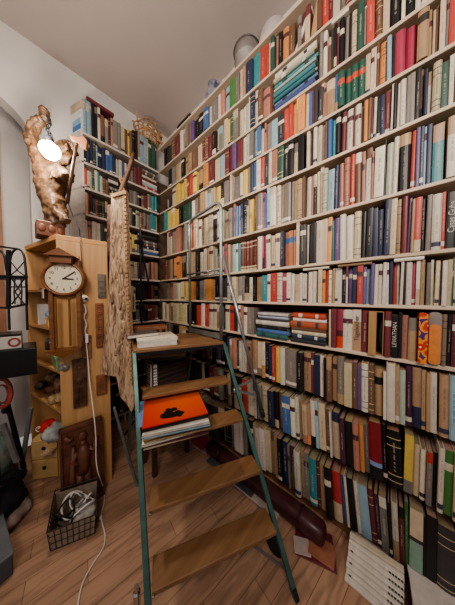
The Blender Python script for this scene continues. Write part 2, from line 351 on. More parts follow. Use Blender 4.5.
for k, sdef in ROWS.items():
    tk = sdef.split(); z0 = ZR[k]; gap = heights(k); zm = z0+gap*.4
    i = 0; prevh = None; H = random.uniform(*HF[k])
    while i+2 < len(tk):
        x0, c, x1 = float(tk[i]), tk[i+1], float(tk[i+2]); i += 2
        if c == '#': continue
        if random.random() < .45: H = random.uniform(*HF[k])
        sub = 1
        ya, yb = wallY(x0, XF, zm), wallY(x1, XF, zm)
        ya = min(ya, YF-.02)
        wdt = ya-yb
        if wdt < .006: continue
        if wdt > .085: sub = 2
        for q in range(sub):
            a = ya-(wdt)*q/sub; b_ = ya-wdt*(q+1)/sub
            books.append(dict(row=k, x0=x0, px=(x0+x1)/2, code=c[0], flag=c[1:], y=(a+b_)/2, t=(a-b_)*.965, h=gap*(H+random.uniform(-.025, .025)), side='R', q=q))
# lean angle by row (top of the book away from the viewer)
LEAN = {'J': .125, 'I': .055, 'X': .02}
# visible size
for b in books:
    f = V3((XF, b['y'], ZR[b['row']]))-CAM; fw = f.dot(Fv)
    b['area'] = (b['t']*.74/fw*FPX)*(b['h']/fw*FPX) if b['px'] < 454 else 0
    if b['px'] < 262 and b['row'] in 'XIJ': b['area'] *= .3
cand = sorted([b for b in books], key=lambda b: -b['area'])[:262]
ids = set(id(b) for b in cand)
far = MB()
def fmb(dst, src, Mx):
    o = len(dst.v); dst.v += [Mx @ v for v in src.v]; dst.f += [[i+o for i in f] for f in src.f]; dst.c += src.c
ORD = ['rightmost', 'second', 'third', 'fourth', 'fifth', 'sixth', 'seventh', 'eighth', 'ninth', 'tenth', 'eleventh', 'twelfth', 'thirteenth', 'fourteenth', 'fifteenth', 'sixteenth', 'seventeenth', 'eighteenth', 'nineteenth', 'twentieth']
for k in ROWS:
    cnt = {}
    for b in sorted([b for b in books if b['row'] == k and b['px'] < 454], key=lambda b: b['y']):
        c = b['code']; cnt[c] = cnt.get(c, 0)+1; b['ord'] = cnt[c]
for b in books:
    rnd = random.Random(int(b['px']*131+ord(b['row'])*977+b['q']))
    col = jit(PAL[b['code']]); fl = b['flag']; hard = rnd.random() < (.25 if b['row'] == 'R' else .6)
    sch = rnd.choice(['plain', 'plain', 'plain', 'label', 'gold', 'foot', 'two'] if hard else ['plain', 'plain', 'plain', 'plain', 'label', 'foot', 'two'])
    if fl == '!': col = PAL['g']; sch = [(0, .62, col), (.62, .78, (.5, .08, .05)), (.78, 1, col)]; hard = True; b['h'] = heights('W')*.86
    if fl == '=': col = (.13, .03, .02); g2 = (.55, .45, .3); sch = [(0, .08, g2), (.08, .11, col), (.11, .16, g2), (.16, .78, col), (.78, .81, g2), (.81, .93, col), (.93, .96, g2), (.96, 1, col)]; b['h'] = heights('Q')*.86
    if fl == '-' and b['row'] == 'Q': col = (.42, .17, .09); sch = [(0, .66, col), (.66, .82, (.05, .13, .3)), (.82, 1, col)]; b['h'] = heights('Q')*.86
    if fl == '-' and b['row'] == 'S': col = (.3, .05, .09); sch = [(0, .3, (.62, .07, .03)), (.3, .45, (.1, .02, .04)), (.45, 1, col)]
    if fl == '~': sch = 'plain'
    if fl == '^': sch = [(0, .74, col), (.74, .9, (.04, .035, .03)), (.9, 1, col)]
    if fl == '*': sch = [(0, .66, col), (.66, .82, (.02, .018, .02)), (.82, 1, col)]
    if fl == '%': col = (.22, .02, .03); sch = [(0, .22, (.015, .015, .02)), (.22, .3, (.2, .3, .5)), (.3, 1, col)]; hard = True
    if fl == '_' and b['code'] == 'r': sch = [(0, .38, PAL['c']), (.38, 1, (.42, .05, .05))]
    if fl == '_' and b['code'] == 'l': sch = [(0, .5, (.25, .38, .3)), (.5, .56, (.05, .04, .05)), (.56, 1, (.6, .5, .36))]
    if b['row'] == 'W' and b['code'] == 'p': col = (.35, .045, .085); sch = 'plain'; hard = True; b['h'] = heights('W')*.9
    if b['row'] == 'I' and b['code'] == 'k' and b['x0'] == 389: sch = 'gold'; hard = True
    if b['row'] == 'X' and b['code'] in 'Pn' and b['x0'] > 400: b['h'] = heights('X')*.97; hard = True
    d = min(.215, b['h']*rnd.uniform(.62, .75)); recess = rnd.uniform(-.004, .028) if b['row'] not in 'XIJ' else rnd.uniform(-.026 if b['row'] != 'J' or b['px'] < 340 else .0, .012)
    cov, pg, ti = book_geo(b['t'], b['h'], d, col, sch, hard, rnd)
    lean = LEAN.get(b['row'], rnd.choice([0, 0, 0, .012, -.012]))
    if b['row'] == 'I' and b['px'] > 400: lean = 0
    if b['row'] == 'J': lean = .06+.05*min(1, max(0, (b['px']-320)/40)) if b['px'] < 375 else max(.015, .11-.0024*(b['px']-375))
    if fl == '<': lean = -.42
    if fl == '>': lean = -.16
    lift = abs(math.sin(lean))*b['t']/2
    # spine faces -X: local x -> -Y, local y -> +X ; lean turns about the spine's depth axis
    rot = Matrix.Rotation(-PI/2, 4, 'Z') @ Matrix.Rotation(-lean, 4, 'Y')
    loc = V3((XF+recess, b['y'], ZR[b['row']]+lift))
    if id(b) in ids:
        wd = b['t']; size = 'thick' if wd > .034 else ('slim' if wd < .018 else 'medium')
        kind = 'hardback' if hard else 'paperback'
        o_ = b['ord']; nm = NAME[b['code']]; rn = ROWNAME[b['row']]
        if b['row'] == 'S' and o_ == 1 and b['code'] == 'w': pass
        ordw = ORD[o_-1] if o_ <= len(ORD) else 'farther'
        lab = f"{size} {nm} {kind}, {ordw} {nm} book" + (" on the " if o_ == 1 else " from the right on the ") + rn
        e = thing('book', loc, lab, 'book', 'upright books on the '+rn, rot=rot.to_euler())
        cov.build('cover', BM, e, colors=True); pg.build('page_block', BM, e, colors=True)
        key = (b['row'], b['code'], int(b['x0']))
        if key in TEXTS:
            s, tc = TEXTS[key]
            tm = mat('title_ink', tc, .5)
            mx = Matrix.Translation((0, -.0045, b['h']*.55)) @ Matrix.Rotation(PI/2, 4, 'X') @ Matrix.Rotation(PI/2, 4, 'Z')
            text_mesh('title', s, min(b['t']*.95, b['h']*.8/len(s)*1.6), mx, tm, e)
        elif ti.v: ti.build('title', BM, e, colors=True)
    else:
        Mx = Matrix.Translation(loc) @ rot
        fmb(far, cov, Mx); fmb(far, pg, Mx)
        if b['t'] > .018: fmb(far, ti, Mx)

# back bookcase rows  (px boundaries on the front plane YF)
BROW = [
 (0, "81 S 86 S 92 k 95 e 98 w 101 k 105 e 109 d 111 s 113 e 118 e 121 c 125 b 128 y 130 b 133 k 138 t 140 S 144 S 147 c 149 g 152 g 156 k 159"),
 (1, "80 k 86 n 90 n 93 d 96 S 98 n 102 n 106 B 110 B 113 n 116 l 119 w 122 B 125 w 127 e 131 e 134 m 138 m 142 #"),
 (2, "77 T 81 T 84 r 87 c 90 l 92 g 95 w 98 T 100 w 103 b 106 b 109 # 120 k 124 k 130 e 134 e 138 k 142 b 145 m 148 e 152 T 155 T 158 y 161 m 165"),
 (3, "72 n 79 n 84 c 88 r 90 k 93 d 96 m 99 k 102 g 105 k 108 b 112 k 118 b 124 e 129 e 133 k 136 l 140 b 144 m 147 e 151 T 154 T 157 y 160 m 164"),
 (4, "68 v 76 w 80 m 84 w 88 s 92 w 97 w 101 d 105 k 112 b 118 k 128 c 132 y 135 c 138 k 142 #"),
 (5, "100 k 106 b 112 k 118 c 126 l 130 c 134 w 138 k 142 m 145 l 149 m 152 s 155 t 158 m 162"),
 (6, "110 k 116 b 124 m 128 k 134 e 138 b 142 # 152 m 155 k 160 t 163"),
 (7, "110 k 116 e 124 w 130 k 136 e 140 k 144 b 148 m 152 m 156 b 160 m 163"),
 (8, "110 k 118 r 124 k 128 m 134 b 140 c 145 k 150 m 156 r 162"),
 (9, "112 k 120 b 126 k 132 e 138 k 144 b 150 k 156 c 162"),
 (10, "112 k 120 b 126 k 132 e 138 k 144 b 150 k 156 k 162")]
BR = {}
for ri, sdef in BROW:
    tk = sdef.split(); z0 = ZB[ri]; gap = (ZB[ri-1]-.02-z0) if ri else .34; i = 0; H = .82
    while i+2 < len(tk):
        x0, c, x1 = float(tk[i]), tk[i+1], float(tk[i+2]); i += 2
        if c == '#': continue
        if random.random() < .4: H = random.uniform(.7, .93)
        zm = z0+gap*.4; xa, xb = wallX(x0, YF, zm), wallX(x1, YF, zm)
        xa = max(xa, BX0+.02); xb = min(xb, 1.12)
        if xb-xa < .006: continue
        rnd = random.Random(int(x0*77+ri)); n = max(1, round((xb-xa)/.033))
        for q in range(n):
            t = (xb-xa)/n
            cov, pg, ti = book_geo(t*.96, gap*H*rnd.uniform(.96, 1.02), .15, jit(PAL[c]), rnd.choice(['plain', 'label', 'gold', 'foot', 'two', 'plain']), rnd.random() < .6, rnd)
            Mx = Matrix.Translation((xa+t*(q+.5), YF+rnd.uniform(.0, .02), z0))
            fmb(far, cov, Mx); fmb(far, pg, Mx)
fo = far.build('book', BM, None, colors=True)
tag(fo, 'remaining smaller books packed along the far shelves of both bookcases', 'books'); fo['kind'] = 'stuff'

# flat lying books / stacks
def flat(name, loc, L, D, T, col, rotz, label, cat, group, band=None, pages=PAGE, soft=False, yaw=0):
    """lying flat; spine faces local -Y, length L along x, depth D, thickness T; base centre of spine at loc"""
    e = thing(name, loc, label, cat, group, rot=(0, 0, rotz+yaw))
    b = .0008 if soft else .0025; m = MB()
    m.box((-L/2, 0, 0), (L/2, D, b), col); m.box((-L/2, 0, T-b), (L/2, D, T), col)
    vs = []
    for x in (-L/2, -L*.3, -L*.18, L*.22, L*.3, L/2):
        vs += [(x, b, b*.5), (x, -.002, T*.2), (x, -.003, T*.5), (x, -.002, T*.8), (x, b, T-b*.5)]
    cols = [col, band or col, col, band or col, col]
    for i in range(5):
        m.add(vs[i*5:(i+2)*5], [(j, 5+j, 6+j, j+1) for j in range(4)], cols[i])
    m.build('cover', BM, e, colors=True)
    MB().box((-L/2+.003, b, b), (L/2-.003, D-.003, T-b), pages).build('page_block', BM, e, colors=True)
    return e
POS = ['lowest', 'second up', 'third up', 'fourth up', 'fifth up', 'sixth up', 'seventh up', 'eighth up', 'ninth up', 'tenth up', 'eleventh up']
def stack_right(y, L, z0, cols, where, grp, D=.2, T=None, x=XF):
    z = z0; n = len(cols)
    for i, (nm, c, t) in enumerate(cols):
        l = L*random.uniform(.9, 1); pos = 'topmost' if i == n-1 else POS[i]
        flat('book', (x+random.uniform(-.01, .012), y+random.uniform(-.006, .006), z), l, D*random.uniform(.85, 1), t, jit(c, .08), -PI/2,
             f'{nm} book lying flat, {pos} {where}', 'book', grp, band=random.choice([None, (.6, .56, .5), (.05, .05, .06)]), yaw=random.uniform(-.02, .02))
        z += t+.0006
ya, yb = wallY(273, XF, ZR['V']+.1), wallY(318, XF, ZR['V']+.1)
stack_right((ya+yb)/2, (ya-yb)*.98, ZR['V'], [('deep blue', (.05, .09, .24), .03), ('blue grey', (.12, .2, .32), .016), ('dark teal', (.03, .17, .2), .022), ('pale green', (.4, .46, .4), .014), ('teal', (.04, .24, .27), .024), ('pale grey', (.42, .44, .42), .014), ('slate blue', (.1, .19, .26), .02), ('turquoise', (.05, .28, .3), .018), ('grey green', (.24, .29, .25), .016), ('cream', (.5, .44, .32), .02), ('white', (.6, .56, .48), .028)],
            'in the stack, second shelf down', 'flat books stacked on the second shelf down')
ya, yb = wallY(256, XF, ZR['S']+.1), wallY(290, XF, ZR['S']+.1)
stack_right((ya+yb)/2, (ya-yb)*.98, ZR['S'], [('dark teal', (.02, .14, .13), .03), ('blue', (.06, .16, .4), .026), ('black', (.02, .02, .02), .028), ('white and black', (.55, .52, .46), .03), ('charcoal', (.05, .05, .06), .016), ('pale blue', (.4, .5, .6), .02), ('pale grey', (.5, .5, .48), .016)],
            'in the pile left of the red-topped one', 'flat books in the left pile on the fourth shelf from the floor')
ya, yb = wallY(291, XF, ZR['S']+.1), wallY(328, XF, ZR['S']+.1)
stack_right((ya+yb)/2, (ya-yb)*.98, ZR['S'], [('black', (.03, .04, .05), .026), ('dark navy', (.03, .05, .09), .026), ('cream', (.55, .46, .3), .02), ('brown', (.14, .08, .05), .02), ('rust red', (.42, .09, .03), .038), ('white', (.65, .6, .55), .018), ('bright red', (.55, .06, .02), .03)],
            'in the red-topped pile', 'flat books in the right pile on the fourth shelf from the floor')
# flat ones lying across the tops of the short paperbacks
zt = ZR['R']+heights('R')*.935
def flat_over(px0, px1, z, T, col, lab, D=.13, dx=.0):
    a, b = wallY(px0, XF, z), wallY(px1, XF, z)
    flat('book', (XF+dx, (a+b)/2, z), a-b, D, T, col, -PI/2, lab, 'book', None)
flat_over(303, 329, zt-.012+.006, .012, (.62, .58, .5), 'white book lying flat above the short paperbacks, left one')
flat_over(338, 372, zt-.004, .011, (.25, .17, .1), 'brown book lying flat above the blue and violet paperbacks', dx=-.004)
flat_over(394, 424, zt-.004, .014, (.66, .62, .56), 'white book lying flat above the short paperbacks, right one', dx=-.006)
# white thin slip on top of the black books on shelf V
a, b = wallY(332, XF, ZR['V']+.26), wallY(349, XF, ZR['V']+.26)
flat('book', (XF-.004, (a+b)/2, ZR['V']+heights('V')*.915), (a-b), .15, .016, (.7, .66, .58), -PI/2, 'white book lying flat on top of the upright black books, second shelf down', 'book', None)
# slipcase with rounded cut-out, floral book, orange book on shelf S
gs = heights('S'); zS = ZR['S']
def span(p0, p1, z): a, b = wallY(p0, XF, z), wallY(p1, XF, z); return (a+b)/2, (a-b)
yc, wd = span(368.5, 383.5, zS+.1)
e = thing('slipcase', (XF, yc, zS), 'open plywood slipcase box with rounded dark hollow beside the crimson book', 'slipcase')
h = gs*.93; m = MB(); TANW = wood('slip_wood', (.42, .26, .12), (.32, .19, .085), 'Z', 3)
m.box((XF-.012, yc+wd/2-.03, zS), (XF+.19, yc+wd/2, zS+h))
m.box((XF-.008, yc-wd/2, zS), (XF+.19, yc-wd/2+.003, zS+h)); m.box((XF, yc-wd/2, zS+h-.004), (XF+.19, yc+wd/2-.03, zS+h)); m.box((XF, yc-wd/2, zS), (XF+.19, yc+wd/2-.03, zS+.004))
m.build('case', TANW, e)
m = MB(); n = 14; pts = [(XF-.001, yc-wd/2+.006+(wd-.045)*math.sin(PI*i/n)*.9, zS+.03+(h-.06)*i/n) for i in range(n+1)]
m.add([V3(p) for p in pts]+[V3((XF+.002, p[1], p[2])) for p in pts], [tuple(range(n+1)), tuple(range(2*n+1, n, -1))]); m.build('hollow', BLKP, e)
yc, wd = span(418, 427, zS+.1)
fm, nt, bs = newmat('floral_print'); tc = nt.nodes.new('ShaderNodeTexCoord'); vo = nt.nodes.new('ShaderNodeTexVoronoi'); vo.inputs['Scale'].default_value = 32
rp = nt.nodes.new('ShaderNodeValToRGB'); rp.color_ramp.interpolation = 'CONSTANT'
for p_, c_ in ((0, (.7, .66, .6)), (.18, (.5, .04, .02)), (.5, (.7, .25, .03)), (.72, (.06, .02, .15))):
    el = rp.color_ramp.elements.new(p_) if p_ not in (0,) else rp.color_ramp.elements[0]; el.position = p_; el.color = (*c_, 1)
rp.color_ramp.elements[-1].color = (.55, .05, .03, 1)
nt.links.new(tc.outputs['Object'], vo.inputs['Vector']); nt.links.new(vo.outputs['Distance'], rp.inputs['Fac']); nt.links.new(rp.outputs['Color'], bs.inputs['Base Color'])
e = thing('book', (XF, yc, zS), 'floral book with red, white and purple petals beside the orange book', 'book')
def rounded(y0, y1, z0, z1, x0, x1, r):
    pl = []
    for cy, cz, a0 in ((y1-r, z1-r, 0), (y0+r, z1-r, PI/2), (y0+r, z0+r, PI), (y1-r, z0+r, 1.5*PI)):
        for i in range(5): a = a0+PI/2*i/4; pl.append((cy+r*math.cos(a), cz+r*math.sin(a)))
    n = len(pl); mb = MB()
    mb.add([(x0, a, b) for a, b in pl]+[(x1, a, b) for a, b in pl], [tuple(range(n)), tuple(range(2*n-1, n-1, -1))]+[(i, n+i, n+(i+1) % n, (i+1) % n) for i in range(n)])
    return mb
rounded(yc-wd/2, yc+wd/2, zS, zS+gs*.94, XF-.02, XF+.14, .009).build('cover', fm, e)
yc, wd = span(428, 441, zS+.1)
e = thing('book', (XF, yc, zS), 'orange rounded-corner book standing in a grey rim beside the floral book', 'book')
rounded(yc-wd/2, yc+wd/2, zS, zS+gs*.96, XF-.008, XF+.13, .014).build('cover', mat('grey_rim', (.28, .24, .23), .5), e)
rounded(yc-wd/2+.003, yc+wd/2-.0005, zS+.004, zS+gs*.74, XF-.016, XF-.007, .012).build('spine', mat('orange_cloth', (.62, .22, .06), .5, var=.1, scale=30), e)
yc, wd = span(441.5, 446.5, zS+.1)
cov, pg, ti = book_geo(wd, gs*.93, .15, (.24, .17, .12), 'gold', True, random.Random(3))
e = thing('book', (XF, yc, zS), 'brown cloth hardback immediately right of the orange rounded book', 'book', rot=(0, 0, -PI/2)); cov.build('cover', BM, e, colors=True); pg.build('page_block', BM, e, colors=True)
# stacks lying on the back bookcase
def stack_back(px0, px1, zi, hmax, cols, where, grp, z=None):
    z = ZB[zi] if z is None else z; x0, x1 = wallX(px0, YF, z+.1), min(wallX(px1, YF, z+.1), 1.12); n = len(cols)
    for i, (nm, c) in enumerate(cols):
        t = hmax/n; pos = 'topmost' if i == n-1 else POS[i]
        flat('book', ((x0+x1)/2+random.uniform(-.008, .008), YF+random.uniform(-.005, .012), z), (x1-x0)*random.uniform(.9, .99), .17, t*.95, jit(c), 0,
             f'{nm} book lying flat, {pos} {where}', 'book', grp, band=random.choice([None, (.5, .5, .5)]))
        z += t
P = PAL
stack_back(142, 163, 1, .2, [('red', P['r']), ('pale blue', P['S']), ('white', P['w']), ('dark red', P['m']), ('white', P['w']), ('brown', P['b']), ('grey', P['e'])], 'in the back bookcase upper corner stack', 'corner stack of flat books on the back bookcase')
stack_back(109, 119, 2, .19, [('white', P['w']), ('black', P['k']), ('grey', P['e']), ('black', P['k']), ('white', P['w']), ('dark', P['d'])], 'left of the carved plank top', 'small stack of flat books on the back bookcase')
stack_back(143, 163, 4, .22, [('blue', P['B']), ('white', P['w']), ('navy', P['n']), ('brown', P['b']), ('grey', P['e']), ('black', P['k']), ('dark', P['d'])], 'in the back bookcase middle corner stack', 'middle stack of flat books on the back bookcase')
stack_back(129, 141, 6, .17, [('maroon', P['m']), ('grey', P['e']), ('brown', P['b']), ('cream', P['c']), ('maroon', P['m'])], 'in the low stack beside the dark stand', 'low stack of flat books on the back bookcase')
flat('book', (wallX(101, YF, ZB[0]+.29), YF+.0, ZB[0]+.302), .22, .12, .03, (.14, .03, .04), 0, 'maroon book lying across the top of the back bookcase books', 'book', None)
# cover-out book and cream box on the end of the back bookcase
pa = PY(65.5, 128, YB-.05); 
e = thing('book', (.30, YF+.03, ZB[0]), 'white book with blue seascape cover facing out at the shelf end', 'book')
zb = ZB[0]; A = V3((BXB+.035, YB-.05, zb)); Bp = V3((BX0+.012, YF+.004, zb)); dv = (Bp-A).normalized(); nv = V3((dv.y, -dv.x, 0)); nv = -nv if nv.dot(V3((1, 1, 0))) < 0 else nv
up = V3((0, 0, 1))
def quadbox(o, du, dv_, dn, mb, c=(1, 1, 1)): return mb.hexa([o, o+du, o+du+dn, o+dn, o+dv_, o+du+dv_, o+du+dn+dv_, o+dn+dv_], c)
m = MB(); quadbox(A, Bp-A, up*.2, nv*.02, m, (.7, .7, .7)); m.build('cover', BM, e, colors=True)
m = MB(); quadbox(A+dv*.012+up*.03-nv*.002, dv*.125, up*.045, nv*.002, m, (.03, .16, .38)); quadbox(A+dv*.012+up*.075-nv*.002, dv*.125, up*.05, nv*.002, m, (.22, .42, .6)); m.build('cover_picture', BM, e, colors=True)
e = thing('box', (.30, YF+.08, zb+.202), 'small cream cardboard box lying on top of the cover-out book', 'box')
m = MB(); quadbox(A-dv*.01+up*.203-nv*.006, dv*.17, up*.05, nv*.1, m); m.build('box_body', mat('cream_card', (.55, .45, .33), .7), e, bevel=.003)
m = MB(); quadbox(A-dv*.013+up*.253-nv*.009, dv*.176, up*.014, nv*.106, m); m.build('lid', mat('cream_card_lid', (.6, .5, .38), .7), e, bevel=.002)

# ---------------------------------------------------------------- things on top of the right bookcase
ZT = ZR['top']
def topY(px): return wallY(px, XF+.06, ZT+.05)
e = thing('bucket', (XF+.11, topY(243), ZT), 'grey galvanised bucket with dark rim standing on top of the long bookcase', 'bucket')
yb_ = e.location.y; GALV = mat('galvanised', (.34, .31, .30), .6, .2, var=.15, scale=10)
MB().lathe((XF+.11, yb_, ZT), [(.082, 0), (.084, .01), (.092, .11), (.098, .113), (.098, .123), (.094, .126), (.101, .19), (.095, .19), (.08, .02)], 28).build('bucket_body', GALV, e, smooth=True)
MB().tube([(XF+.11+.102*math.cos(a), yb_+.102*math.sin(a), ZT+.19) for a in [2*PI*i/28 for i in range(28)]], .006, 6, True).build('rim', mat('dark_rim', (.12, .11, .11), .5, .4), e, smooth=True)
MB().tube([(XF+.11-.03*math.sin(PI*i/12), yb_+.103*math.cos(PI*i/12), ZT+.16-.05*math.sin(PI*i/12)) for i in range(13)], .003, 6).build('handle', mat('wire', (.1, .1, .1), .4, .8), e, smooth=True)
yb_ = topY(270)
e = thing('bowl', (XF+.12, yb_, ZT), 'pale upturned bowl half hidden behind the bookcase top right of the bucket', 'bowl')
MB().lathe((XF+.12, yb_, ZT), [(.11, 0), (.112, .05), (.1, .12), (.07, .165), (.03, .18), (.005, .182)], 28).build('bowl_body', mat('pale_bowl', (.5, .47, .46), .5), e, smooth=True)
yb_ = topY(211)
e = thing('jug', (XF+.09, yb_, ZT), 'small grey blue stoneware jug with handle on top of the long bookcase', 'jug')
JUG = mat('stoneware', (.34, .35, .38), .35, var=.5, scale=30, col2=(.05, .07, .16))
MB().lathe((XF+.09, yb_, ZT), [(.05, 0), (.07, .03), (.075, .08), (.055, .13), (.04, .15), (.042, .175), (.05, .19), (.04, .188), (.034, .15)], 24).build('jug_body', JUG, e, smooth=True)
MB().tube([(XF+.07, yb_-.045-.045*math.sin(PI*i/10), ZT+.06+.11*i/10) for i in range(11)], .008, 8).build('handle', JUG, e, smooth=True)
yb_ = topY(223)
e = thing('cup', (XF+.06, yb_, ZT), 'tiny pale cup on the bookcase top between jug and bucket', 'cup')
MB().lathe((XF+.06, yb_, ZT), [(.018, 0), (.024, .03), (.034, .05), (.03, .05), (.02, .02)], 16).build('cup_body', mat('pale_cup', (.4, .38, .37), .4), e, smooth=True)
MB().tube([(XF+.06, yb_-.028-.014*math.sin(PI*i/8), ZT+.012+.03*i/8) for i in range(9)], .003, 6).build('handle', mat('pale_cup2', (.4, .38, .37), .4), e)
yb_ = topY(187)
e = thing('camera_case', (XF+.06, yb_, ZT), 'small black case lying on top of the bookcase near the corner', 'case')
MB().box((XF+.01, yb_-.11, ZT), (XF+.09, yb_+.11, ZT+.055)).build('case_body', BLKP, e, bevel=.012)
MB().box((XF+.008, yb_-.112, ZT+.03), (XF+.092, yb_+.112, ZT+.034)).build('zip', mat('zip', (.1, .1, .1), .3, .8), e)
# things resting on shelf-top U: leaning pencil
# wicker / slat basket on the back bookcase corner
bx = wallX(148, YF+.06, ZB[0]+.25)
e = thing('wicker_basket', (bx, YF+.07, ZB[0]+.28), 'loose woven basket of pale wood strips on the corner books', 'basket')
rn = random.Random(5); m = MB(); WK = mat('wicker', (.46, .27, .14), .7, var=.25, scale=20)
bz = ZB[0]+.285
for i in range(17):
    a = 2*PI*i/17; r0 = .085; r1 = .14
    m.bar((bx+r0*1.2*math.cos(a), YF+.05+r0*math.sin(a)*.8, bz), (bx+r1*1.15*math.cos(a+.3)+rn.uniform(-.02, .02), YF+.05+r1*.75*math.sin(a+.3), bz+.15+rn.uniform(-.04, .08)), .012, .004)
for j in range(5):
    r = .088+.011*j; pts = [(bx+r*1.2*math.cos(a), YF+.05+r*.8*math.sin(a), bz+.015+.03*j+.008*math.sin(a*8+j)) for a in [2*PI*i/24 for i in range(24)]]
    m.tube(pts, .006, 6, True)
m.build('woven_body', WK, e)
m = MB()
m.tube([(bx-.13+.26*i/12, YF+.02, bz+.14+.12*math.sin(PI*i/12)) for i in range(13)], .008, 6); m.build('handle', WK, e)
m = MB(); m.bar((bx-.1, YF-.02, bz+.02), (bx+.02, YF+.02, bz+.26), .016, .006); m.bar((bx+.0, YF-.02, bz+.1), (bx+.16, YF-.03, bz+.03), .03, .006); m.bar((bx-.12, YF-.03, bz+.08), (bx+.14, YF-.03, bz+.12), .02, .006); m.build('loose_strips', WK, e)

# ---------------------------------------------------------------- ladder
lad = thing('step_ladder', (.62, .75, 0), 'green steel stepladder with brown wooden treads, platform and grey handrail', 'ladder')
uL = V3((.883, -.469, 0)); vL = V3((.469, .883, 0))
LK = [(0, .233, .477, .713, .203), (.25, .29, .637, .77, .369), (.44, .332, .742, .812, .480), (.62, .385, .885, .862, .632), (.785, .43, 1.02, .905, .775), (1.02, .455, 1.13, .945, .88), (1.3, .49, 1.27, 1.0, 1.0)]
def lk(h, o):
    for a, b in zip(LK, LK[1:]):
        if h <= b[0]: f = (h-a[0])/(b[0]-a[0]); return V3((a[o]+(b[o]-a[o])*f, a[o+1]+(b[o+1]-a[o+1])*f, h))
def RL(h): return lk(h, 3)
def LL(h): return lk(h, 1)
HP = 1.02
for h in (.25, .44, .62, .785):
    a, b = LL(h), RL(h); m = MB()
    a = a+uL*.008; b = b-uL*.004
    p = [a, b, b+vL*.105, a+vL*.105]; m.slab([(q.x, q.y) for q in p], h-.02, h)
    m.build('tread', TREAD, lad, bevel=.004)
a, b = LL(HP), RL(HP)
br_ = b+V3((.06, .42, 0)); bl = a+V3((.12, .38, 0))
MB().slab([(q.x, q.y) for q in (a-uL*.015, b+uL*.01, br_, bl)], HP-.022, HP).build('platform', TREAD, lad, bevel=.004)
m = MB(); m.bar(a+V3((0, 0, -.03)), b+V3((0, 0, -.03)), .02, .012); m.build('platform_rail', BLACK, lad)
so = vL*.05
for fn, s, nm in ((RL, 1, 'stile'), (LL, -1, 'stile')):
    top_ = fn(HP-.015)+so*.5+uL*.012*s; bot = fn(.0)+so*1.5+uL*.012*s+(V3((.02, .02, 0)) if s > 0 else V3((0, 0, 0)))
    MB().bar(bot, top_, .024, .022, side=vL).build('stile', GREEN, lad, bevel=.002)
    MB().bar(bot+V3((0, 0, .0)), bot+(top_-bot)*.03, .032, .02, side=vL).build('foot', RUBBER, lad)
# rear legs and braces
RT = br_+V3((0, -.02, -.02)); LT = bl+V3((0, -.02, -.02))
RB = V3((1.0, 1.50, 0)); LB = V3((.58, 1.62, 0))
MB().bar(RB, RT, .022, .014).build('rear_leg', STEEL, lad); MB().bar(LB, LT, .022, .014).build('rear_leg', STEEL, lad)
MB().bar(RB+V3((0, 0, .3)), LB+V3((0, 0, .3)), .02, .008).build('brace', STEEL, lad)
m = MB(); r1 = bl+V3((-.02, -.05, -.09)); r2 = br_+V3((-.12, -.07, -.09)); m.slab([(q.x, q.y) for q in (r1, r2, r2+vL*.07, r1+vL*.07)], .86, .88); m.build('rear_tread', TREAD, lad)
# hoop handrail
PR = RL(HP)+V3((.004, .02, 0)); PB = br_+V3((-.025, .0, 0))
zt_ = EYE+.66
pts = [PR+V3((0, 0, -.05)), PR+V3((0, 0, .5)), V3((PR.x, PR.y, zt_-.06))]
d_ = (PB-PR); d_.z = 0
for i in range(1, 6):
    a = PI/2*i/5; pts.append(V3((PR.x, PR.y, zt_-.06))+d_.normalized()*(.06*(1-math.cos(a)))+V3((0, 0, .06*math.sin(a))))
pe = V3((PB.x, PB.y, zt_-.02))
for i in range(0, 5):
    a = PI/2*i/5; pts.append(pe-d_.normalized()*(.06*(1-math.sin(a)))+V3((0, 0, -.06*(1-math.cos(a)))))
pts += [V3((PB.x, PB.y, zt_-.1)), V3((PB.x, PB.y, HP-.04))]
MB().tube(pts, .0115, 10).build('handrail', STEEL, lad, smooth=True)
for z in (EYE+.19, EYE+.16):
    MB().tube([V3((PR.x, PR.y, z)), V3((PB.x, PB.y, z-.005))], .008, 8).build('rail_bar', STEEL, lad, smooth=True)
MB().bar(V3((PR.x, PR.y, HP+.03)), V3((PB.x, PB.y, HP+.03)), .035, .01).build('guard_bar', STEEL, lad)
# diagonal strut with linkage
s0 = V3((PR.x+.004, PR.y-.02, EYE+.28)); s1 = PF(262, 412, 1.24)
MB().tube([s0, s1], .0115, 10).build('strut', STEEL, lad, smooth=True)
MB().tube([s1+(s0-s1).normalized()*.02, s1-(s0-s1).normalized()*.03], .016, 10).build('strut_cap', RUBBER, lad, smooth=True)
j1 = RL(.72)+so+uL*.02; j2 = s1+(s0-s1)*.1
MB().bar(j1, j2, .016, .008).build('link_bar', STEEL, lad); MB().bar(j1+V3((0, 0, .02)), s1+(s0-s1)*.2, .014, .006).build('link_bar', STEEL, lad)
MB().ball(j1, .022, 8).build('hinge', CHROME, lad, smooth=True)
# castor and low brace bars
cw = PZ(275, 545, .05)
MB().lathe(cw+V3((-.012, 0, 0)), [(.028, 0), (.045, .004), (.045, .02), (.028, .024)], 24, 'X').build('castor', RUBBER, lad, smooth=False)
MB().bar(PZ(250, 543, .03), PZ(288, 571, .015), .014, .006).build('low_brace', STEEL, lad)
lc = PZ(137, 604, .13); MB().lathe(lc, [(.012, 0), (.014, .0), (.014, .05), (.009, .055), (.009, .075)], 14).build('foot_sleeve', CHROME, lad, smooth=False)
MB().tube([lc+V3((0, 0, -.11)), lc], .009, 8).build('foot_pin', CHROME, lad)
for h in (.25, .44):
    p = LL(h)+so*.5+V3((.0, 0, -.008)); MB().ball(p-vL*.03+uL*.012, .006, 6).build('bolt', CHROME, lad)

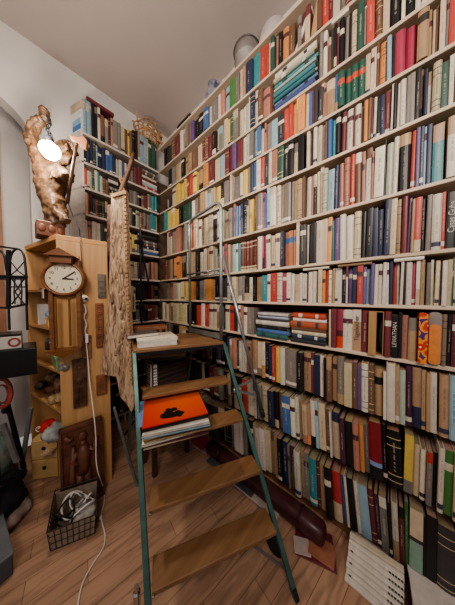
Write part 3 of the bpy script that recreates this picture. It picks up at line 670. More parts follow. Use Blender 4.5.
# ---------------------------------------------------------------- record stack on the third tread
t3 = LL(.62); base = t3-uL*.002-vL*.055
rc = math.atan2(uL.y, uL.x); rcols = [('black', (.03, .03, .03)), ('cream', (.55, .48, .33)), ('maroon', (.15, .04, .05)), ('white', (.65, .62, .56)), ('tan', (.4, .3, .17)), ('grey blue', (.2, .27, .33)), ('ochre', (.5, .33, .1)), ('pale blue', (.35, .5, .6)), ('white', (.66, .62, .55)), ('brown', (.2, .1, .05)), ('black', (.02, .02, .025))]
z = .6205; rn = random.Random(11)
seen = {}
for i, (nm, c) in enumerate(rcols):
    t = .0096; an = rc+rn.uniform(-.06, .06); o = base+uL*rn.uniform(-.006, .012)+vL*rn.uniform(-.015, .01)
    e = thing('record_sleeve', (o.x, o.y, z), f'{nm} record sleeve, number {i+1} from the bottom under the orange album on the ladder', 'record', 'records stacked on the stepladder tread', rot=(0, 0, an))
    MB().box((0, 0, .0), (.31, .29, t*.35), c).box((0, 0, t*.65), (.31, .29, t), c).box((0, 0, 0), (.003, .29, t), c).box((0, 0, 0), (.31, .002, t), c).build('sleeve', BM, e, colors=True)
    MB().box((.004, .002, t*.36), (.308, .308, t*.64), (.5, .48, .42)).build('inner_sleeve', BM, e, colors=True)
    z += t+.0004
sm, nt, bs = newmat('sunset_print'); tc = nt.nodes.new('ShaderNodeTexCoord'); gr = nt.nodes.new('ShaderNodeTexGradient'); gr.gradient_type = 'SPHERICAL'
mp = nt.nodes.new('ShaderNodeMapping'); mp.inputs['Location'].default_value = (-.215*3.6, -.2*3.6, 0); mp.inputs['Scale'].default_value = (3.6, 3.6, 0.01)
nt.links.new(tc.outputs['Object'], mp.inputs['Vector']); nt.links.new(mp.outputs['Vector'], gr.inputs['Vector'])
rp = nt.nodes.new('ShaderNodeValToRGB'); rp.color_ramp.elements[0].color = (.55, .03, .02, 1); rp.color_ramp.elements[1].color = (.66, .12, .03, 1); rp.color_ramp.elements[1].position = .8
nt.links.new(gr.outputs['Fac'], rp.inputs['Fac']); nt.links.new(rp.outputs['Color'], bs.inputs['Base Color']); bs.inputs['Roughness'].default_value = .4
e = thing('record_album', (base.x, base.y, z), 'orange red sunset record album with black silhouette on top of the stack', 'record', rot=(0, 0, rc+.02))
MB().box((0, 0, 0), (.312, .29, .006)).build('sleeve', sm, e)
m = MB()
def disc(cx, cy, rx, ry, zz, n=14, rot=0):
    m.add([(cx+rx*math.cos(2*PI*i/n)*math.cos(rot)-ry*math.sin(2*PI*i/n)*math.sin(rot), cy+rx*math.cos(2*PI*i/n)*math.sin(rot)+ry*math.sin(2*PI*i/n)*math.cos(rot), zz) for i in range(n)], [tuple(range(n))])
disc(.14, .05, .06, .022, .0064); disc(.125, .085, .03, .02, .0065, rot=.5); disc(.15, .095, .018, .016, .0066); disc(.10, .06, .02, .018, .0067); disc(.17, .05, .018, .03, .0068, rot=.2); disc(.12, .105, .012, .01, .0069)
m.build('silhouette', BLKP, e)
# second item lower edge: blue sleeve peeking out left
e = thing('record_sleeve', (base.x, base.y, z-.0082), 'blue record sleeve poking out to the left just below the orange album', 'record', rot=(0, 0, rc+.16))
e.location = base-uL*.012+V3((0, 0, z-base.z-.0001)); e.location.z = z+.0; 
MB().box((0, .02, -.0003), (.2, .25, .0), (.12, .25, .5)).build('sleeve', BM, e, colors=True)
e.location.z = z-.0001

# ---------------------------------------------------------------- papers and books on the platform
zp = 1.02
def slab_at(name, p, L, D, T, ang, col, label, cat, extra=None):
    e = thing(name, p, label, cat, rot=(0, 0, ang))
    m = MB(); m.box((0, 0, 0), (L, D, .0015), col); m.box((0, 0, T-.0015), (L, D, T), col); m.box((0, 0, 0), (.0015, D, T), col); m.build('cover', BM, e, colors=True)
    MB().box((.002, .002, .0016), (L-.004, D-.002, T-.0016), (.62, .58, .5)).build('page_block', BM, e, colors=True); return e
pA = LL(HP)+uL*.005+vL*.03+V3((0, 0, .0005))
slab_at('book', pA+V3((0, 0, .0)), .24, .2, .03, rc+.05, (.55, .55, .53), 'lower white book under the open pad on the ladder platform', 'book')
slab_at('notepad', pA+V3((.0, .0, .031)), .25, .22, .012, rc+.16, (.68, .62, .5), 'cream notepad lying on a white book at the platform corner', 'notepad')
slab_at('book', pA+V3((-.02, .1, .0445)), .20, .16, .02, rc+.3, (.16, .13, .13), 'dark grey book on the notepad at the back of the platform', 'book')
e = thing('wooden_box', pA+V3((.08, .26, 0)), 'brown wooden box with dark inlay at the rear left of the platform', 'box', rot=(0, 0, rc+.1))
MB().box((0, 0, 0), (.24, .12, .085), (.2, .1, .06)).build('box_body', REDW, e, bevel=.004)
m = MB()
for i in range(5): m.box((.02+.045*i, -.002, .03), (.045+.045*i, 0, .06))
m.build('inlay', BLKP, e)

# ---------------------------------------------------------------- stack of journals on a stool behind the ladder
e0 = thing('stool', (.78, 1.37, 0), 'low dark wooden stool behind the ladder carrying the journal stack', 'stool')
MB().box((.62, 1.27, .60), (.95, 1.48, .62)).build('seat', TREAD, e0, bevel=.004)
for x, y in ((.64, 1.29), (.93, 1.29), (.64, 1.46), (.93, 1.46)): MB().box((x-.015, y-.015, 0), (x+.015, y+.015, .60)).build('leg', DARKW, e0)
rn = random.Random(2)
for i in range(12):
    z = .6205+i*.0175; sc = rn.choice([(.06, .04, .035), (.1, .06, .05), (.03, .03, .03)])
    flat('journal', (.80+rn.uniform(-.005, .005), 1.278+rn.uniform(0, .008), z), .26, .19, .0165, sc, 0, f'dark bound journal, number {i+1} from the bottom of the stack on the low stool', 'journal', 'dark journals stacked under the platform')
e = thing('magazine_file', (.63, 1.3, .6205), 'white perforated magazine file end standing left of the journal stack', 'magazine file')
m = MB(); m.box((.625, 1.272, .6205), (.660, 1.28, .84)); m.box((.625, 1.272, .6205), (.63, 1.31, .84)); m.build('panel', WHITEP, e)
m = MB()
for i in range(3):
    for j in range(9): m.box((.629+i*.01, 1.2705, .64+j*.021), (.635+i*.01, 1.2715, .648+j*.021))
m.build('holes', BLKP, e)

# ---------------------------------------------------------------- cabinet with clock
_p4 = PZ(24.4, 247, 1.71)
P1, P2, P4 = (.160, 1.538), (.420, 1.492), (_p4.x, _p4.y)
P3 = (P4[0]+.28, P4[1]+.02)
CT = 1.705
cab = thing('shelf_cabinet', (.2, 1.8, 0), 'tall pine shelf cabinet with open front, clock hung on its end panel', 'cabinet')
MB().slab([P1, P2, (P2[0]+.004, P2[1]+.022), (P1[0]+.004, P1[1]+.022)], 0, CT-.02).build('end_panel', PINE, cab, bevel=.002)
MB().slab([P1, P2, P3, P4], CT-.02, CT+.012).build('top', wood('pine_top', (.6, .34, .14), (.5, .26, .1), 'Y', 2.5), cab, bevel=.003)
MB().slab([(P4[0], P4[1]-.02), (P3[0], P3[1]-.02), P3, P4], .12, CT-.02).build('far_panel', PINE, cab)
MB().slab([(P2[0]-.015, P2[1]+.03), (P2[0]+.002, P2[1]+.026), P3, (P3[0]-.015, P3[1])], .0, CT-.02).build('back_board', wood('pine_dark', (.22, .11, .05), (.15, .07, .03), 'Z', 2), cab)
PSH = wood('pine_shelf', (.55, .32, .14), (.45, .24, .1), 'Y', 2.5)
shz = [1.385, 1.13, .86, .60]
for z in shz:
    MB().slab([(P1[0]+.004, P1[1]+.024), (P2[0]-.016, P2[1]+.026), (P3[0]-.016, P3[1]-.02), (P4[0]+.004, P4[1]-.02)], z-.016, z).build('shelf', PSH, cab)
def onshelf(px, back, z):   # point inside the cabinet along the view ray at the open side, pushed inward
    # open side line P1-P4
    x1, y1 = P1; x4, y4 = P4
    k = (px-227.5)/FPX
    for i in range(200):
        f = i/199; x = x1+(x4-x1)*f; y = y1+(y4-y1)*f
        q = V3((x, y, z))-CAM
        if q.dot(Rv)/q.dot(Fv) <= k: break
    return V3((x+back, y, z))
z = shz[1]
p = onshelf(38, .07, z)
e = thing('carton', p, 'yellow and white carton on the cabinet shelf below the blue packet', 'carton'); MB().box(p+V3((-.03, -.16, 0)), p+V3((.05, .06, .045))).build('carton_body', mat('carton_yel', (.75, .42, .05), .5, var=.1, col2=(.7, .5, .2), scale=12), e, bevel=.002)
MB().box(p+V3((-.032, -.02, .01)), p+V3((-.03, .05, .038))).build('carton_label', WHITEP, e)
e = thing('packet', p+V3((0, 0, .046)), 'blue plastic packet lying on the yellow carton in the cabinet', 'packet'); o = MB().ball(p+V3((.01, -.03, .08)), .05, 10, (.9, 1.9, .62)).build('packet_body', mat('blue_pack', (.03, .22, .42), .3, var=.4, scale=20, col2=(.45, .6, .7)), e, smooth=True); noise_disp(o, .02, .04)
p = onshelf(34, .03, z)
e = thing('paper_sheaf', p, 'upright white paper cards at the far end of the cabinet shelf', 'paper'); MB().box(p+V3((-.01, .0, 0)), p+V3((.07, .012, .15))).box(p+V3((0, .02, 0)), p+V3((.09, .03, .13))).build('paper', WHITEP, e)
z = shz[2]
p = onshelf(50, .07, z)
GRNB = mat('green_card', (.26, .42, .2), .6, var=.08)
e = thing('green_box', p, 'pale green lidded cardboard box on the cabinet shelf under the clock', 'box'); MB().box(p+V3((-.05, -.1, 0)), p+V3((.08, .13, .075))).build('box_body', GRNB, e, bevel=.003)
MB().box(p+V3((-.054, -.104, .075)), p+V3((.084, .134, .095))).build('lid', mat('green_lid', (.32, .5, .27), .6), e, bevel=.003)
p2 = onshelf(41, .05, z+.096); p2.z = z+.097
e = thing('dark_jar', p2, 'small dark glass jar standing on the green box', 'jar'); MB().lathe(p2, [(.028, 0), (.03, .005), (.03, .055), (.024, .062)], 18).build('jar_body', mat('dark_glass', (.06, .045, .04), .2), e, smooth=True)
MB().lathe(p2+V3((0, 0, .062)), [(.027, 0), (.027, .012), (.02, .014)], 18).build('lid', STEEL, e)
p3 = onshelf(58, .03, z); e = thing('wrapped_bundle', p3, 'grey clear plastic wrapped bundle at the right of the green box', 'bundle')
o = MB().ball(p3+V3((.0, -.015, .03)), .032, 10, (1, 1.3, .9)).build('bundle_body', mat('plastic_wrap', (.25, .24, .22), .2, var=.4, scale=30), e, smooth=True); noise_disp(o, .015, .02)
z = shz[0]
p = onshelf(36, .04, z)
e = thing('spectacles', p, 'folded dark spectacles lying at the edge of the upper cabinet shelf', 'spectacles')
m = MB()
for s in (-1, 1): m.tube([(p.x+.022*math.cos(a), p.y+s*.03+.026*math.sin(a), z+.006) for a in [2*PI*i/16 for i in range(16)]], .003, 6, True)
m.build('frame', BLACK, e); MB().tube([(p.x+.03, p.y-.06, z+.006), (p.x+.06, p.y+.03, z+.01)], .003, 6).tube([(p.x+.03, p.y+.06, z+.006), (p.x+.055, p.y-.03, z+.01)], .003, 6).build('temples', BLACK, e)
p = onshelf(45, .0, z)
e = thing('note', p, 'white paper note hanging over the cabinet shelf edge', 'note'); MB().box(p+V3((-.012, -.07, -.06)), p+V3((-.010, .07, .002))).box(p+V3((-.012, -.07, .001)), p+V3((.05, .07, .003))).build('sheet', mat('pinkish_paper', (.72, .6, .56), .6, var=.03), e)
# junk heap shelf: shells, stones, dried bits – each one is an object
z = shz[3]; rn = random.Random(9); jm = [mat('knick_a', (.22, .10, .05), .6, var=.4, scale=30), mat('knick_b', (.05, .035, .03), .5), mat('knick_c', (.42, .3, .16), .6, var=.3, scale=25), mat('knick_d', (.3, .13, .07), .5, var=.3, scale=20)]
knl = ['dark brown lump', 'blackened lump', 'pale horn lump', 'reddish lump']
for i in range(12):
    px = 36+2.1*i; p = onshelf(px, rn.uniform(.02, .1), z); r = rn.uniform(.028, .042); lv = i % 3
    p.z = z+r*.8+lv*.055
    o = MB().ball(V3((0, 0, 0)), r, 8, (1, rn.uniform(.8, 1.4), rn.uniform(.75, 1))).build('carved_knot', jm[i % 4], None, smooth=True); o.location = p; noise_disp(o, .03, .02)
    tag(o, f'{knl[i%4]}, {["low","middle","upper"][lv]} layer, number {i+1} from left in heap above red bag', 'ornament', 'ornament heap on the lower cabinet shelf')
REDC = mat('red_bag', (.50, .03, .02), .35, var=.3, scale=15)
p = onshelf(50, .0, .475)
e = thing('bag', p, 'crumpled red plastic bag with white swirl below the ornament heap', 'bag')
o = MB().ball(p+V3((-.01, -.03, .0)), .055, 12, (.8, 1.4, .62)).build('bag_body', REDC, e, smooth=True); noise_disp(o, .02, .03)
MB().tube([p-Fv*.062-Rv*.012+Rv*(.026*(1-i/26)*math.cos(i*.55))+V3((0, 0, .02*(1-i/26)*math.sin(i*.55))) for i in range(18)], .0025, 6).build('swirl', WHITEP, e)
CLO = mat('blue_grey_cloth', (.12, .15, .17), .8, var=.5, scale=18, bump=.4, col2=(.4, .42, .4))
p = PF(55, 432, 1.16)
o = MB().ball((0, 0, 0), .06, 12, (1.0, 1.0, .7)).build('cloth', CLO, None, smooth=True); o.location = p; noise_disp(o, .05, .04); tag(o, 'bundled grey blue and white cloth between the red bag and the drawers', 'cloth')
# small chest of two drawers
a = V3((.036, 1.925, 0)); b = V3((.171, 1.818, 0)); du = (b-a); dn = V3((du.y, -du.x, 0)).normalized(); dn = -dn if dn.y < 0 else dn
e = thing('drawer_chest', a, 'small pale pine chest of two drawers on the floor under the cabinet', 'chest')
m = MB(); quadbox(a, du, up*.30, dn*.2, m); m.build('carcass', PINEP, e, bevel=.003)
for i in range(2):
    m = MB(); quadbox(a+du*.03+up*(.012+.145*i)-dn*.012, du*.94, up*.135, dn*.012, m); f_ = m.build('drawer_front', PINEP, e, bevel=.002)
    c_ = a+du*.48+up*(.09+.145*i)-dn*.0125
    m = MB(); m.tube([c_-dn*.002, c_+dn*.001], .013, 14); hh = m.build('finger_hole', BLKP, f_)
    hh.matrix_parent_inverse = Matrix.Identity(4)
m = MB(); quadbox(a+du*.55+up*.21-dn*.06, du*.4+up*.01, up*.012, dn*.1, m); o = m.build('paper', mat('old_paper', (.5, .36, .25), .7), None); tag(o, 'creased buff paper sticking out over the small drawer chest', 'paper')

# clock --------------------------------------------------------
cc = PY(66, 278.5, 1.447); cx, cz = cc.x, cc.z; yw = 1.5150
cl = thing('wall_clock', (cx, 1.45, cz), 'round faced brown wooden wall clock with long trunk on the cabinet end', 'clock')
R = .108
MB().lathe((cx, 1.5090, cz), [(R*.98, 0), (R, -.02), (R*.97, -.045), (R*.88, -.055), (R*.82, -.048), (R*.8, -.04)], 48, 'Y').build('case_ring', CLOCKW, cl, smooth=True)
MB().lathe((cx, 1.4715, cz), [(R*.8, 0), (R*.8, -.003), (R*.1, -.0035)], 48, 'Y').build('dial', mat('dial', (.74, .66, .50), .4, var=.03), cl)
ink = mat('ink', (.05, .035, .02), .4)
m = MB()
for i in range(60):
    a = 2*PI*i/60; r0 = R*.76; r1 = R*(.70 if i % 5 == 0 else .735)
    m.bar((cx+r0*math.sin(a), 1.4670, cz+r0*math.cos(a)), (cx+r1*math.sin(a), 1.4670, cz+r1*math.cos(a)), .0015, .002)
m.build('minute_track', ink, cl)
for i in range(1, 13):
    a = 2*PI*i/12; mx = Matrix.Translation((cx+R*.6*math.sin(a), 1.4665, cz+R*.6*math.cos(a))) @ Matrix.Rotation(PI/2, 4, 'X')
    text_mesh('numeral', str(i), .022, mx, ink, cl)
for a, l, wv, nm in ((math.radians(52), R*.66, .005, 'minute_hand'), (math.radians(94), R*.45, .007, 'hour_hand')):
    m = MB(); m.bar((cx-.1*l*math.sin(a), 1.4635, cz-.1*l*math.cos(a)), (cx+l*math.sin(a), 1.4635, cz+l*math.cos(a)), .0025, wv, side=(0, 1, 0)); m.build(nm, BLKP, cl)
zt0, zb0 = cz+R*.6, cz-.42
LTW = wood('clock_back', (.5, .29, .12), (.42, .22, .08), 'Z', 3)
MB().box((cx-.068, 1.5020, zb0), (cx+.068, 1.5130, zt0+.08)).build('trunk_back', LTW, cl)
for s in (-1, 1):
    MB().box((cx+s*.066-.010, 1.4720, zb0), (cx+s*.066+.010, 1.5090, zt0+.05)).build('trunk_side', CLOCKW, cl)
    MB().tube([(cx+s*.032, 1.44, cz-R), (cx+s*.032, 1.44, zb0+.02)], .0055, 8).build('weight_rod', mat('brass', (.28, .14, .05), .35, .6), cl)
m = MB()
m.add([(cx-.07, 1.41, cz+R+.018), (cx+.07, 1.41, cz+R+.018), (cx+.07, 1.5130, cz+R+.018), (cx-.07, 1.5130, cz+R+.018), (cx, 1.41, cz+R+.062), (cx, 1.5130, cz+R+.062)], [(0, 1, 4), (3, 5, 2), (0, 3, 2, 1), (0, 4, 5, 3), (1, 2, 5, 4)]); m.build('pediment', CLOCKW, cl)
MB().box((cx-.05, 1.43, cz+R-.02), (cx+.05, 1.5090, cz+R+.018)).build('neck', CLOCKW, cl)
m = MB()
m.add([(cx-.075, 1.41, zb0), (cx+.075, 1.41, zb0), (cx+.075, 1.5130, zb0), (cx-.075, 1.5130, zb0), (cx, 1.42, zb0-.045), (cx, 1.5090, zb0-.045)], [(0, 1, 4), (3, 5, 2), (0, 3, 2, 1), (0, 4, 5, 3), (1, 2, 5, 4)]); m.build('foot_moulding', CLOCKW, cl)
# plaques on the end panel
YP = 1.5135
def plaque(px0, py0, px1, py1, m_, lab, name='carved_plaque', th=.018, relief=None, rm=None):
    a = PY(px0, py0, YP-th); b = PY(px1, py1, YP-th)
    e = thing(name, ((a.x+b.x)/2, YP, b.z), lab, 'plaque')
    MB().box((a.x, YP-th, b.z), (b.x, YP, a.z)).build('board', m_, e, bevel=.003)
    if relief:
        m = MB(); relief(m, a.x, b.x, b.z, a.z, YP-th); m.build('relief', rm or m_, e, bevel=.0015)
    return e
def rel_glyph(m, x0, x1, z0, z1, y):
    n = 6; w_ = x1-x0; hh = (z1-z0)/n; q = random.Random(4)
    for i in range(n):
        zc = z0+hh*(i+.5); xa = x0+w_*.2; xb = x1-w_*.2
        m.box((xa, y-.006, zc-hh*.36), (xa+w_*.14, y, zc+hh*.36)); m.box((xa, y-.006, zc+hh*.22), (xb, y, zc+hh*.36))
        if q.random() < .6: m.box((xb-w_*.14, y-.006, zc-hh*.36), (xb, y, zc+hh*.36))
        if q.random() < .6: m.box((xa, y-.006, zc-hh*.07), (xb, y, zc+hh*.07))
def rel_fig(m, x0, x1, z0, z1, y):
    w_ = x1-x0; h_ = z1-z0
    m.box((x0+w_*.08, y-.002, z0+h_*.04), (x1-w_*.08, y+.002, z1-h_*.04))
    m.ball((x0+w_*.5, y, z0+h_*.82), w_*.14, 8, (1, .5, 1.2)); m.ball((x0+w_*.5, y, z0+h_*.55), w_*.25, 8, (1, .35, 1.3))
    for s in (-1, 1): m.tube([(x0+w_*(.5+.1*s), y, z0+h_*.4), (x0+w_*(.5+.16*s), y-.002, z0+h_*.22), (x0+w_*(.5+.12*s), y, z0+h_*.06)], [w_*.11, w_*.09, w_*.06], 8)
    for s in (-1, 1): m.tube([(x0+w_*(.5+.2*s), y, z0+h_*.68), (x0+w_*(.5+.32*s), y, z0+h_*.55), (x0+w_*(.5+.15*s), y-.004, z0+h_*.5)], [w_*.07, w_*.06, w_*.05], 8)
def rel_bars(m, x0, x1, z0, z1, y):
    w_ = x1-x0; h_ = z1-z0
    m.box((x0+w_*.1, y-.001, z0+h_*.05), (x1-w_*.1, y+.002, z1-h_*.05))
    for i in range(3): m.box((x0+w_*.14, y-.004, z0+h_*(.07+.31*i)), (x1-w_*.14, y, z0+h_*(.29+.31*i)))
plaque(97.5, 274, 106, 298, mat('pewter', (.20, .17, .14), .4, .5, var=.2, scale=40), 'small grey metal plaque above the reddish carved strip', relief=rel_bars, th=.01)
plaque(95.5, 303, 104, 346, REDW, 'tall reddish carved wooden strip with angular glyph shapes', relief=rel_glyph)
plaque(82, 336, 92, 358, mat('amber_carved', (.3, .14, .07), .5, var=.3, scale=30, bump=.4), 'small worn carved wooden panel just below the clock foot', relief=rel_fig, th=.012)
plaque(73, 361, 88, 405, DARKW, 'black brown carved wooden panel under the clock', relief=rel_fig, th=.022)
plaque(96.5, 376, 107, 392, REDW, 'little square carved wooden tile at the right edge of the cabinet', relief=rel_bars)
PIV = V3((.29, 1.515, 0))
def turn(o, deg, piv, shift=V3((0, 0, 0))):
    Rm = Matrix.Translation(piv+shift) @ Matrix.Rotation(math.radians(deg), 4, 'Z') @ Matrix.Translation(-piv)
    o.rotation_euler = (0, 0, math.radians(deg)); o.location = Rm @ o.location
for o in list(bpy.data.objects):
    if o.get('category') == 'plaque': turn(o, -10, PIV)
turn(cl, -26, V3((cx+.02, 1.515, 0)), V3((.010, -.02, 0)))
# large relief leaning against the cabinet foot
pa_, pb_ = PZ(62, 508, .0), PZ(103, 499, .0)
a = V3((wallX(62, 1.462, 0.02), 1.462, 0)); b = V3((wallX(105, 1.425, 0.02), 1.425, 0)); top_a = V3((.115, 1.44, .40)); 
e = thing('relief_panel', (.28, 1.46, 0), 'large dark brown carved relief of a standing figure leaning on the cabinet', 'relief')
du = (b-a); dvv = V3((0, .035, PY(61.5, 430, 1.49).z)); nn = du.cross(dvv).normalized(); nn = -nn if nn.y > 0 else nn
m = MB(); quadbox(a, du, dvv, -nn*.02, m); m.build('board', RELIEF, e)
m = MB()
for o1, d1, w1 in ((a, du, dvv*.05), (a+dvv*.95, du, dvv*.05), (a, du*.06, dvv), (a+du*.94, du*.06, dvv)): quadbox(o1+nn*.012, d1, w1, -nn*.014, m)
m.build('frame', RELIEF, e, bevel=.003)
m = MB()
def rp3(u, v, n_=.0): return a+du*u+dvv*v+nn*n_
m.ball(rp3(.52, .84, .008), .024, 10, (1, .6, 1.35)); m.tube([rp3(.52, .8, .02), rp3(.52, .72, .022)], [.016, .006], 8); m.tube([rp3(.52, .76, .008), rp3(.53, .66, .012), rp3(.52, .5, .014), rp3(.5, .42, .01)], [.018, .036, .030, .034], 12)
m.tube([rp3(.44, .44, .008), rp3(.4, .25, .012), rp3(.38, .05, .006)], [.024, .019, .013], 10); m.tube([rp3(.58, .44, .008), rp3(.62, .25, .012), rp3(.6, .05, .006)], [.024, .019, .013], 10)
m.tube([rp3(.38, .68, .008), rp3(.26, .58, .01), rp3(.42, .54, .022)], [.018, .016, .013], 10); m.tube([rp3(.66, .68, .008), rp3(.8, .62, .01), rp3(.84, .78, .01)], [.018, .015, .012], 10)
m.tube([rp3(.3, .76, .012), rp3(.24, .3, .01), rp3(.2, .1, .006)], [.012, .018, .01], 8); m.tube([rp3(.12, .9, .006), rp3(.2, .84, .006), rp3(.3, .86, .006)], .014, 8)
o = m.build('figure', RELIEF, e, smooth=True)

# cable, ball switch and extension lead
cp = [(80, 236), (81, 250), (82, 268), (83, 285), (84, 294)]
e = thing('hanging_cable', PY(84, 299, 1.4850), 'thin dark cable with a white ball joined to a white flex down the cabinet', 'cable')
MB().tube([PY(x, y, 1.4930) for x, y in cp], .0028, 8).build('dark_flex', mat('dark_flex', (.09, .06, .05), .5), e, smooth=True)
bp_ = PY(84, 299, 1.5200); MB().ball(bp_, .026, 14).build('ball', WHITEP, e, smooth=True); MB().ball(bp_+V3((.006, -.0225, .0)), .010, 8, (1, .6, 1)).build('dark_spot', BLKP, e, smooth=True)
wf = [(84, 304, 1.4850), (86, 311, 1.4850), (84, 317, 1.4850), (86.5, 324, 1.4850), (85, 331, 1.4850), (86.5, 337, 1.4850), (86.5, 345, 1.4850), (88, 360, 1.4850), (89.5, 380, 1.4750), (92, 400, 1.43), (94.5, 420, 1.39)]
pts = [PY(x, y, Y) for x, y, Y in wf]
pts += [PY(96, 440, 1.375), PY(96, 458, 1.37), PY(98, 472, 1.36), PZ(104, 490, .02), PZ(104, 503, .008), PZ(101, 516, .006), PZ(105, 535, .006), PZ(103, 548, .006), PZ(94, 562, .006), PZ(84, 580, .006), PZ(79, 598, .006), PZ(76, 625, .006)]
def smoothpts(p, n=4):
    out = []
    for i in range(len(p)-1):
        p0 = p[max(i-1, 0)]; p1 = p[i]; p2 = p[i+1]; p3 = p[min(i+2, len(p)-1)]
        for j in range(n):
            t = j/n; out.append(.5*((2*p1)+(p2-p0)*t+(2*p0-5*p1+4*p2-p3)*t*t+(3*p1-p0-3*p2+p3)*t**3))
    return out+[p[-1]]
MB().tube(smoothpts(pts), .0034, 8).build('white_flex', WHITEP, e, smooth=True)
MB().bar(PY(86.5, 334, 1.48), PY(86.8, 343, 1.48), .016, .014).build('plug', WHITEP, e, bevel=.003)
MB().bar(PZ(101, 516, .012), PZ(100.5, 519, .012), .02, .014).build('connector', WHITEP, e, bevel=.003)

# ---------------------------------------------------------------- carved wooden warrior with lamp and axe
SD = (PZ(51, 239, CT+.012)-CAM).dot(Fv)
def S(px, py, d=0): return PF(px, py, SD+d)
def skin_obj(name, verts, edges, radii, m_, parent, sub=2):
    me = bpy.data.meshes.new(name); off = parent.location if parent else V3((0, 0, 0))
    me.from_pydata([tuple(V3(v)-off) for v in verts], edges, []); o = bpy.data.objects.new(name, me); C.objects.link(o)
    sk = o.modifiers.new('s', 'SKIN'); sk.use_smooth_shade = True
    for i, r in enumerate(radii): me.skin_vertices[0].data[i].radius = (r, r) if not isinstance(r, tuple) else r
    me.skin_vertices[0].data[0].use_root = True
    sb = o.modifiers.new('ss', 'SUBSURF'); sb.levels = sub; sb.render_levels = sub
    me.materials.append(m_); 
    if parent: o.parent = parent
    return o
STAT = mat('statue_wood', (.15, .08, .04), .5, var=.3, scale=26, bump=1.0, col2=(.035, .018, .01))
sb = PF(52, 236, SD); sb.z = CT+.012
st = thing('wooden_statue', sb, 'carved wooden bearded warrior with raised arm on top of the cabinet', 'statue')
vb = [S(55, 214), S(53, 203), S(51, 190), (S(51, 176)), (S(56, 166)), S(61, 160), S(65, 154),    # pelvis .. head
      S(43, 168), S(37, 154), S(31, 139), S(34, 126), S(42, 118),        # raised arm
      S(62, 172, -.03), S(68, 180, -.08), S(71, 172, -.1),                     # arm to axe
      S(57, 222), S(56, 229), S(62, 216, -.03), S(68, 222, -.05)]
ed = [(0, 1), (1, 2), (2, 3), (3, 4), (4, 5), (5, 6), (3, 7), (7, 8), (8, 9), (9, 10), (10, 11), (3, 12), (12, 13), (13, 14), (0, 15), (15, 16), (0, 17), (17, 18)]
ra = [.05, .065, .08, .085, .055, .04, .055, .045, .042, .038, .032, .036, .042, .032, .026, .045, .06, .03, .024]
o = skin_obj('body', vb, ed, ra, STAT, st, 3); noise_disp(o, .032, .034)
fist = MB(); fc = S(43, 116)
for i in range(4): fist.tube([fc+Rv*(.0)+V3((0, 0, .026-.016*i))-Fv*.02, fc+Rv*.028+V3((0, 0, .026-.016*i))-Fv*.028, fc+Rv*.034+V3((0, 0, .024-.016*i))+Fv*.005, fc+Rv*.012+V3((0, 0, .022-.016*i))+Fv*.018], [.010, .010, .009, .008], 8)
fist.tube([fc-Fv*.02+V3((0, 0, .03)), fc+Rv*.01+V3((0, 0, .045))-Fv*.015, fc+Rv*.03+V3((0, 0, .036))], [.011, .010, .008], 8)
fist.build('fingers', STAT, st, smooth=True)
hd = S(66, 152); m = MB(); m.ball(hd, .052, 12, (1, 1, 1.15)); o = m.build('head', STAT, st, smooth=True)
m = MB(); m.ball(hd-Fv*.035+Rv*.035+V3((0, 0, -.002)), .014, 8, (1, 1, 1.6))
for s in (-1, 1): m.ball(hd-Fv*.04+Rv*(.02+.018*s)+V3((0, 0, .015)), .008, 8)
m.tube([hd-Fv*.045+Rv*.0+V3((0, 0, -.02)), hd-Fv*.05+Rv*.025+V3((0, 0, -.022)), hd-Fv*.035+Rv*.04+V3((0, 0, -.02))], .005, 6); m.build('face', STAT, st, smooth=True)
m = MB()
for i in range(9):
    a = -1.2+2.4*i/8; m.tube([hd+Rv*(.045*math.sin(a)+.01)-Fv*.03*math.cos(a)+V3((0, 0, -.03)), hd+Rv*(.04*math.sin(a)+.012)-Fv*.035+V3((0, 0, -.065)), hd+Rv*(.02*math.sin(a)+.01)-Fv*.025+V3((0, 0, -.1))], [.013, .011, .005], 6)
m.build('beard', STAT, st, smooth=True)
m = MB()
for i in range(12):
    a = PI*i/11; m.tube([hd+Rv*.055*math.cos(a)+V3((0, 0, .02+.04*math.sin(a)))-Fv*.02, hd+Rv*.05*math.cos(a)+V3((0, 0, .035*math.sin(a)))+Fv*.03], .012, 6)
m.build('hair', STAT, st, smooth=True)
m = MB(); cb = V3((sb.x, sb.y, CT+.0125)); m.box(cb+V3((-.075, -.06, 0)), cb+V3((.06, .08, .095))); o = m.build('plinth', RELIEF, st, bevel=.006)
m = MB(); 
for i in range(3): m.ball(cb+V3((-.05+.045*i, -.06, .048)), .018, 8, (1, .3, 1.4))
m.build('plinth_carving', RELIEF, st, smooth=True)
# chain + bulb
lc = S(50, 150, -.12)
la = thing('hanging_lamp', lc, 'glowing bare bulb hanging by a black chain from the statue fist', 'lamp')
ch0 = S(48, 118, -.02); ch1 = lc+V3((0, 0, .075)); m = MB(); N = 9
for i in range(N):
    c_ = ch0.lerp(ch1, (i+.5)/N)+Rv*(.012*math.sin(i*.9)); ax = Rv if i % 2 else Fv
    m.tube([c_+ax*.008*math.cos(2*PI*j/10)+V3((0, 0, .016*math.sin(2*PI*j/10))) for j in range(10)], .0024, 6, True)
m.build('chain', BLACK, la)
MB().lathe(lc+V3((0, 0, .038)), [(.018, 0), (.02, .01), (.02, .03), (.01, .04)], 16).build('socket', BLACK, la)
EM, nt, bs = newmat('bulb_glow'); bs.inputs['Emission Color'].default_value = (1, .9, .74, 1); bs.inputs['Emission Strength'].default_value = 30; bs.inputs['Base Color'].default_value = (1, .95, .85, 1)
MB().lathe(lc, [(.004, -.05), (.028, -.044), (.046, -.02), (.05, 0), (.044, .022), (.026, .034), (.019, .042)], 24).build('bulb', EM, la, smooth=True)
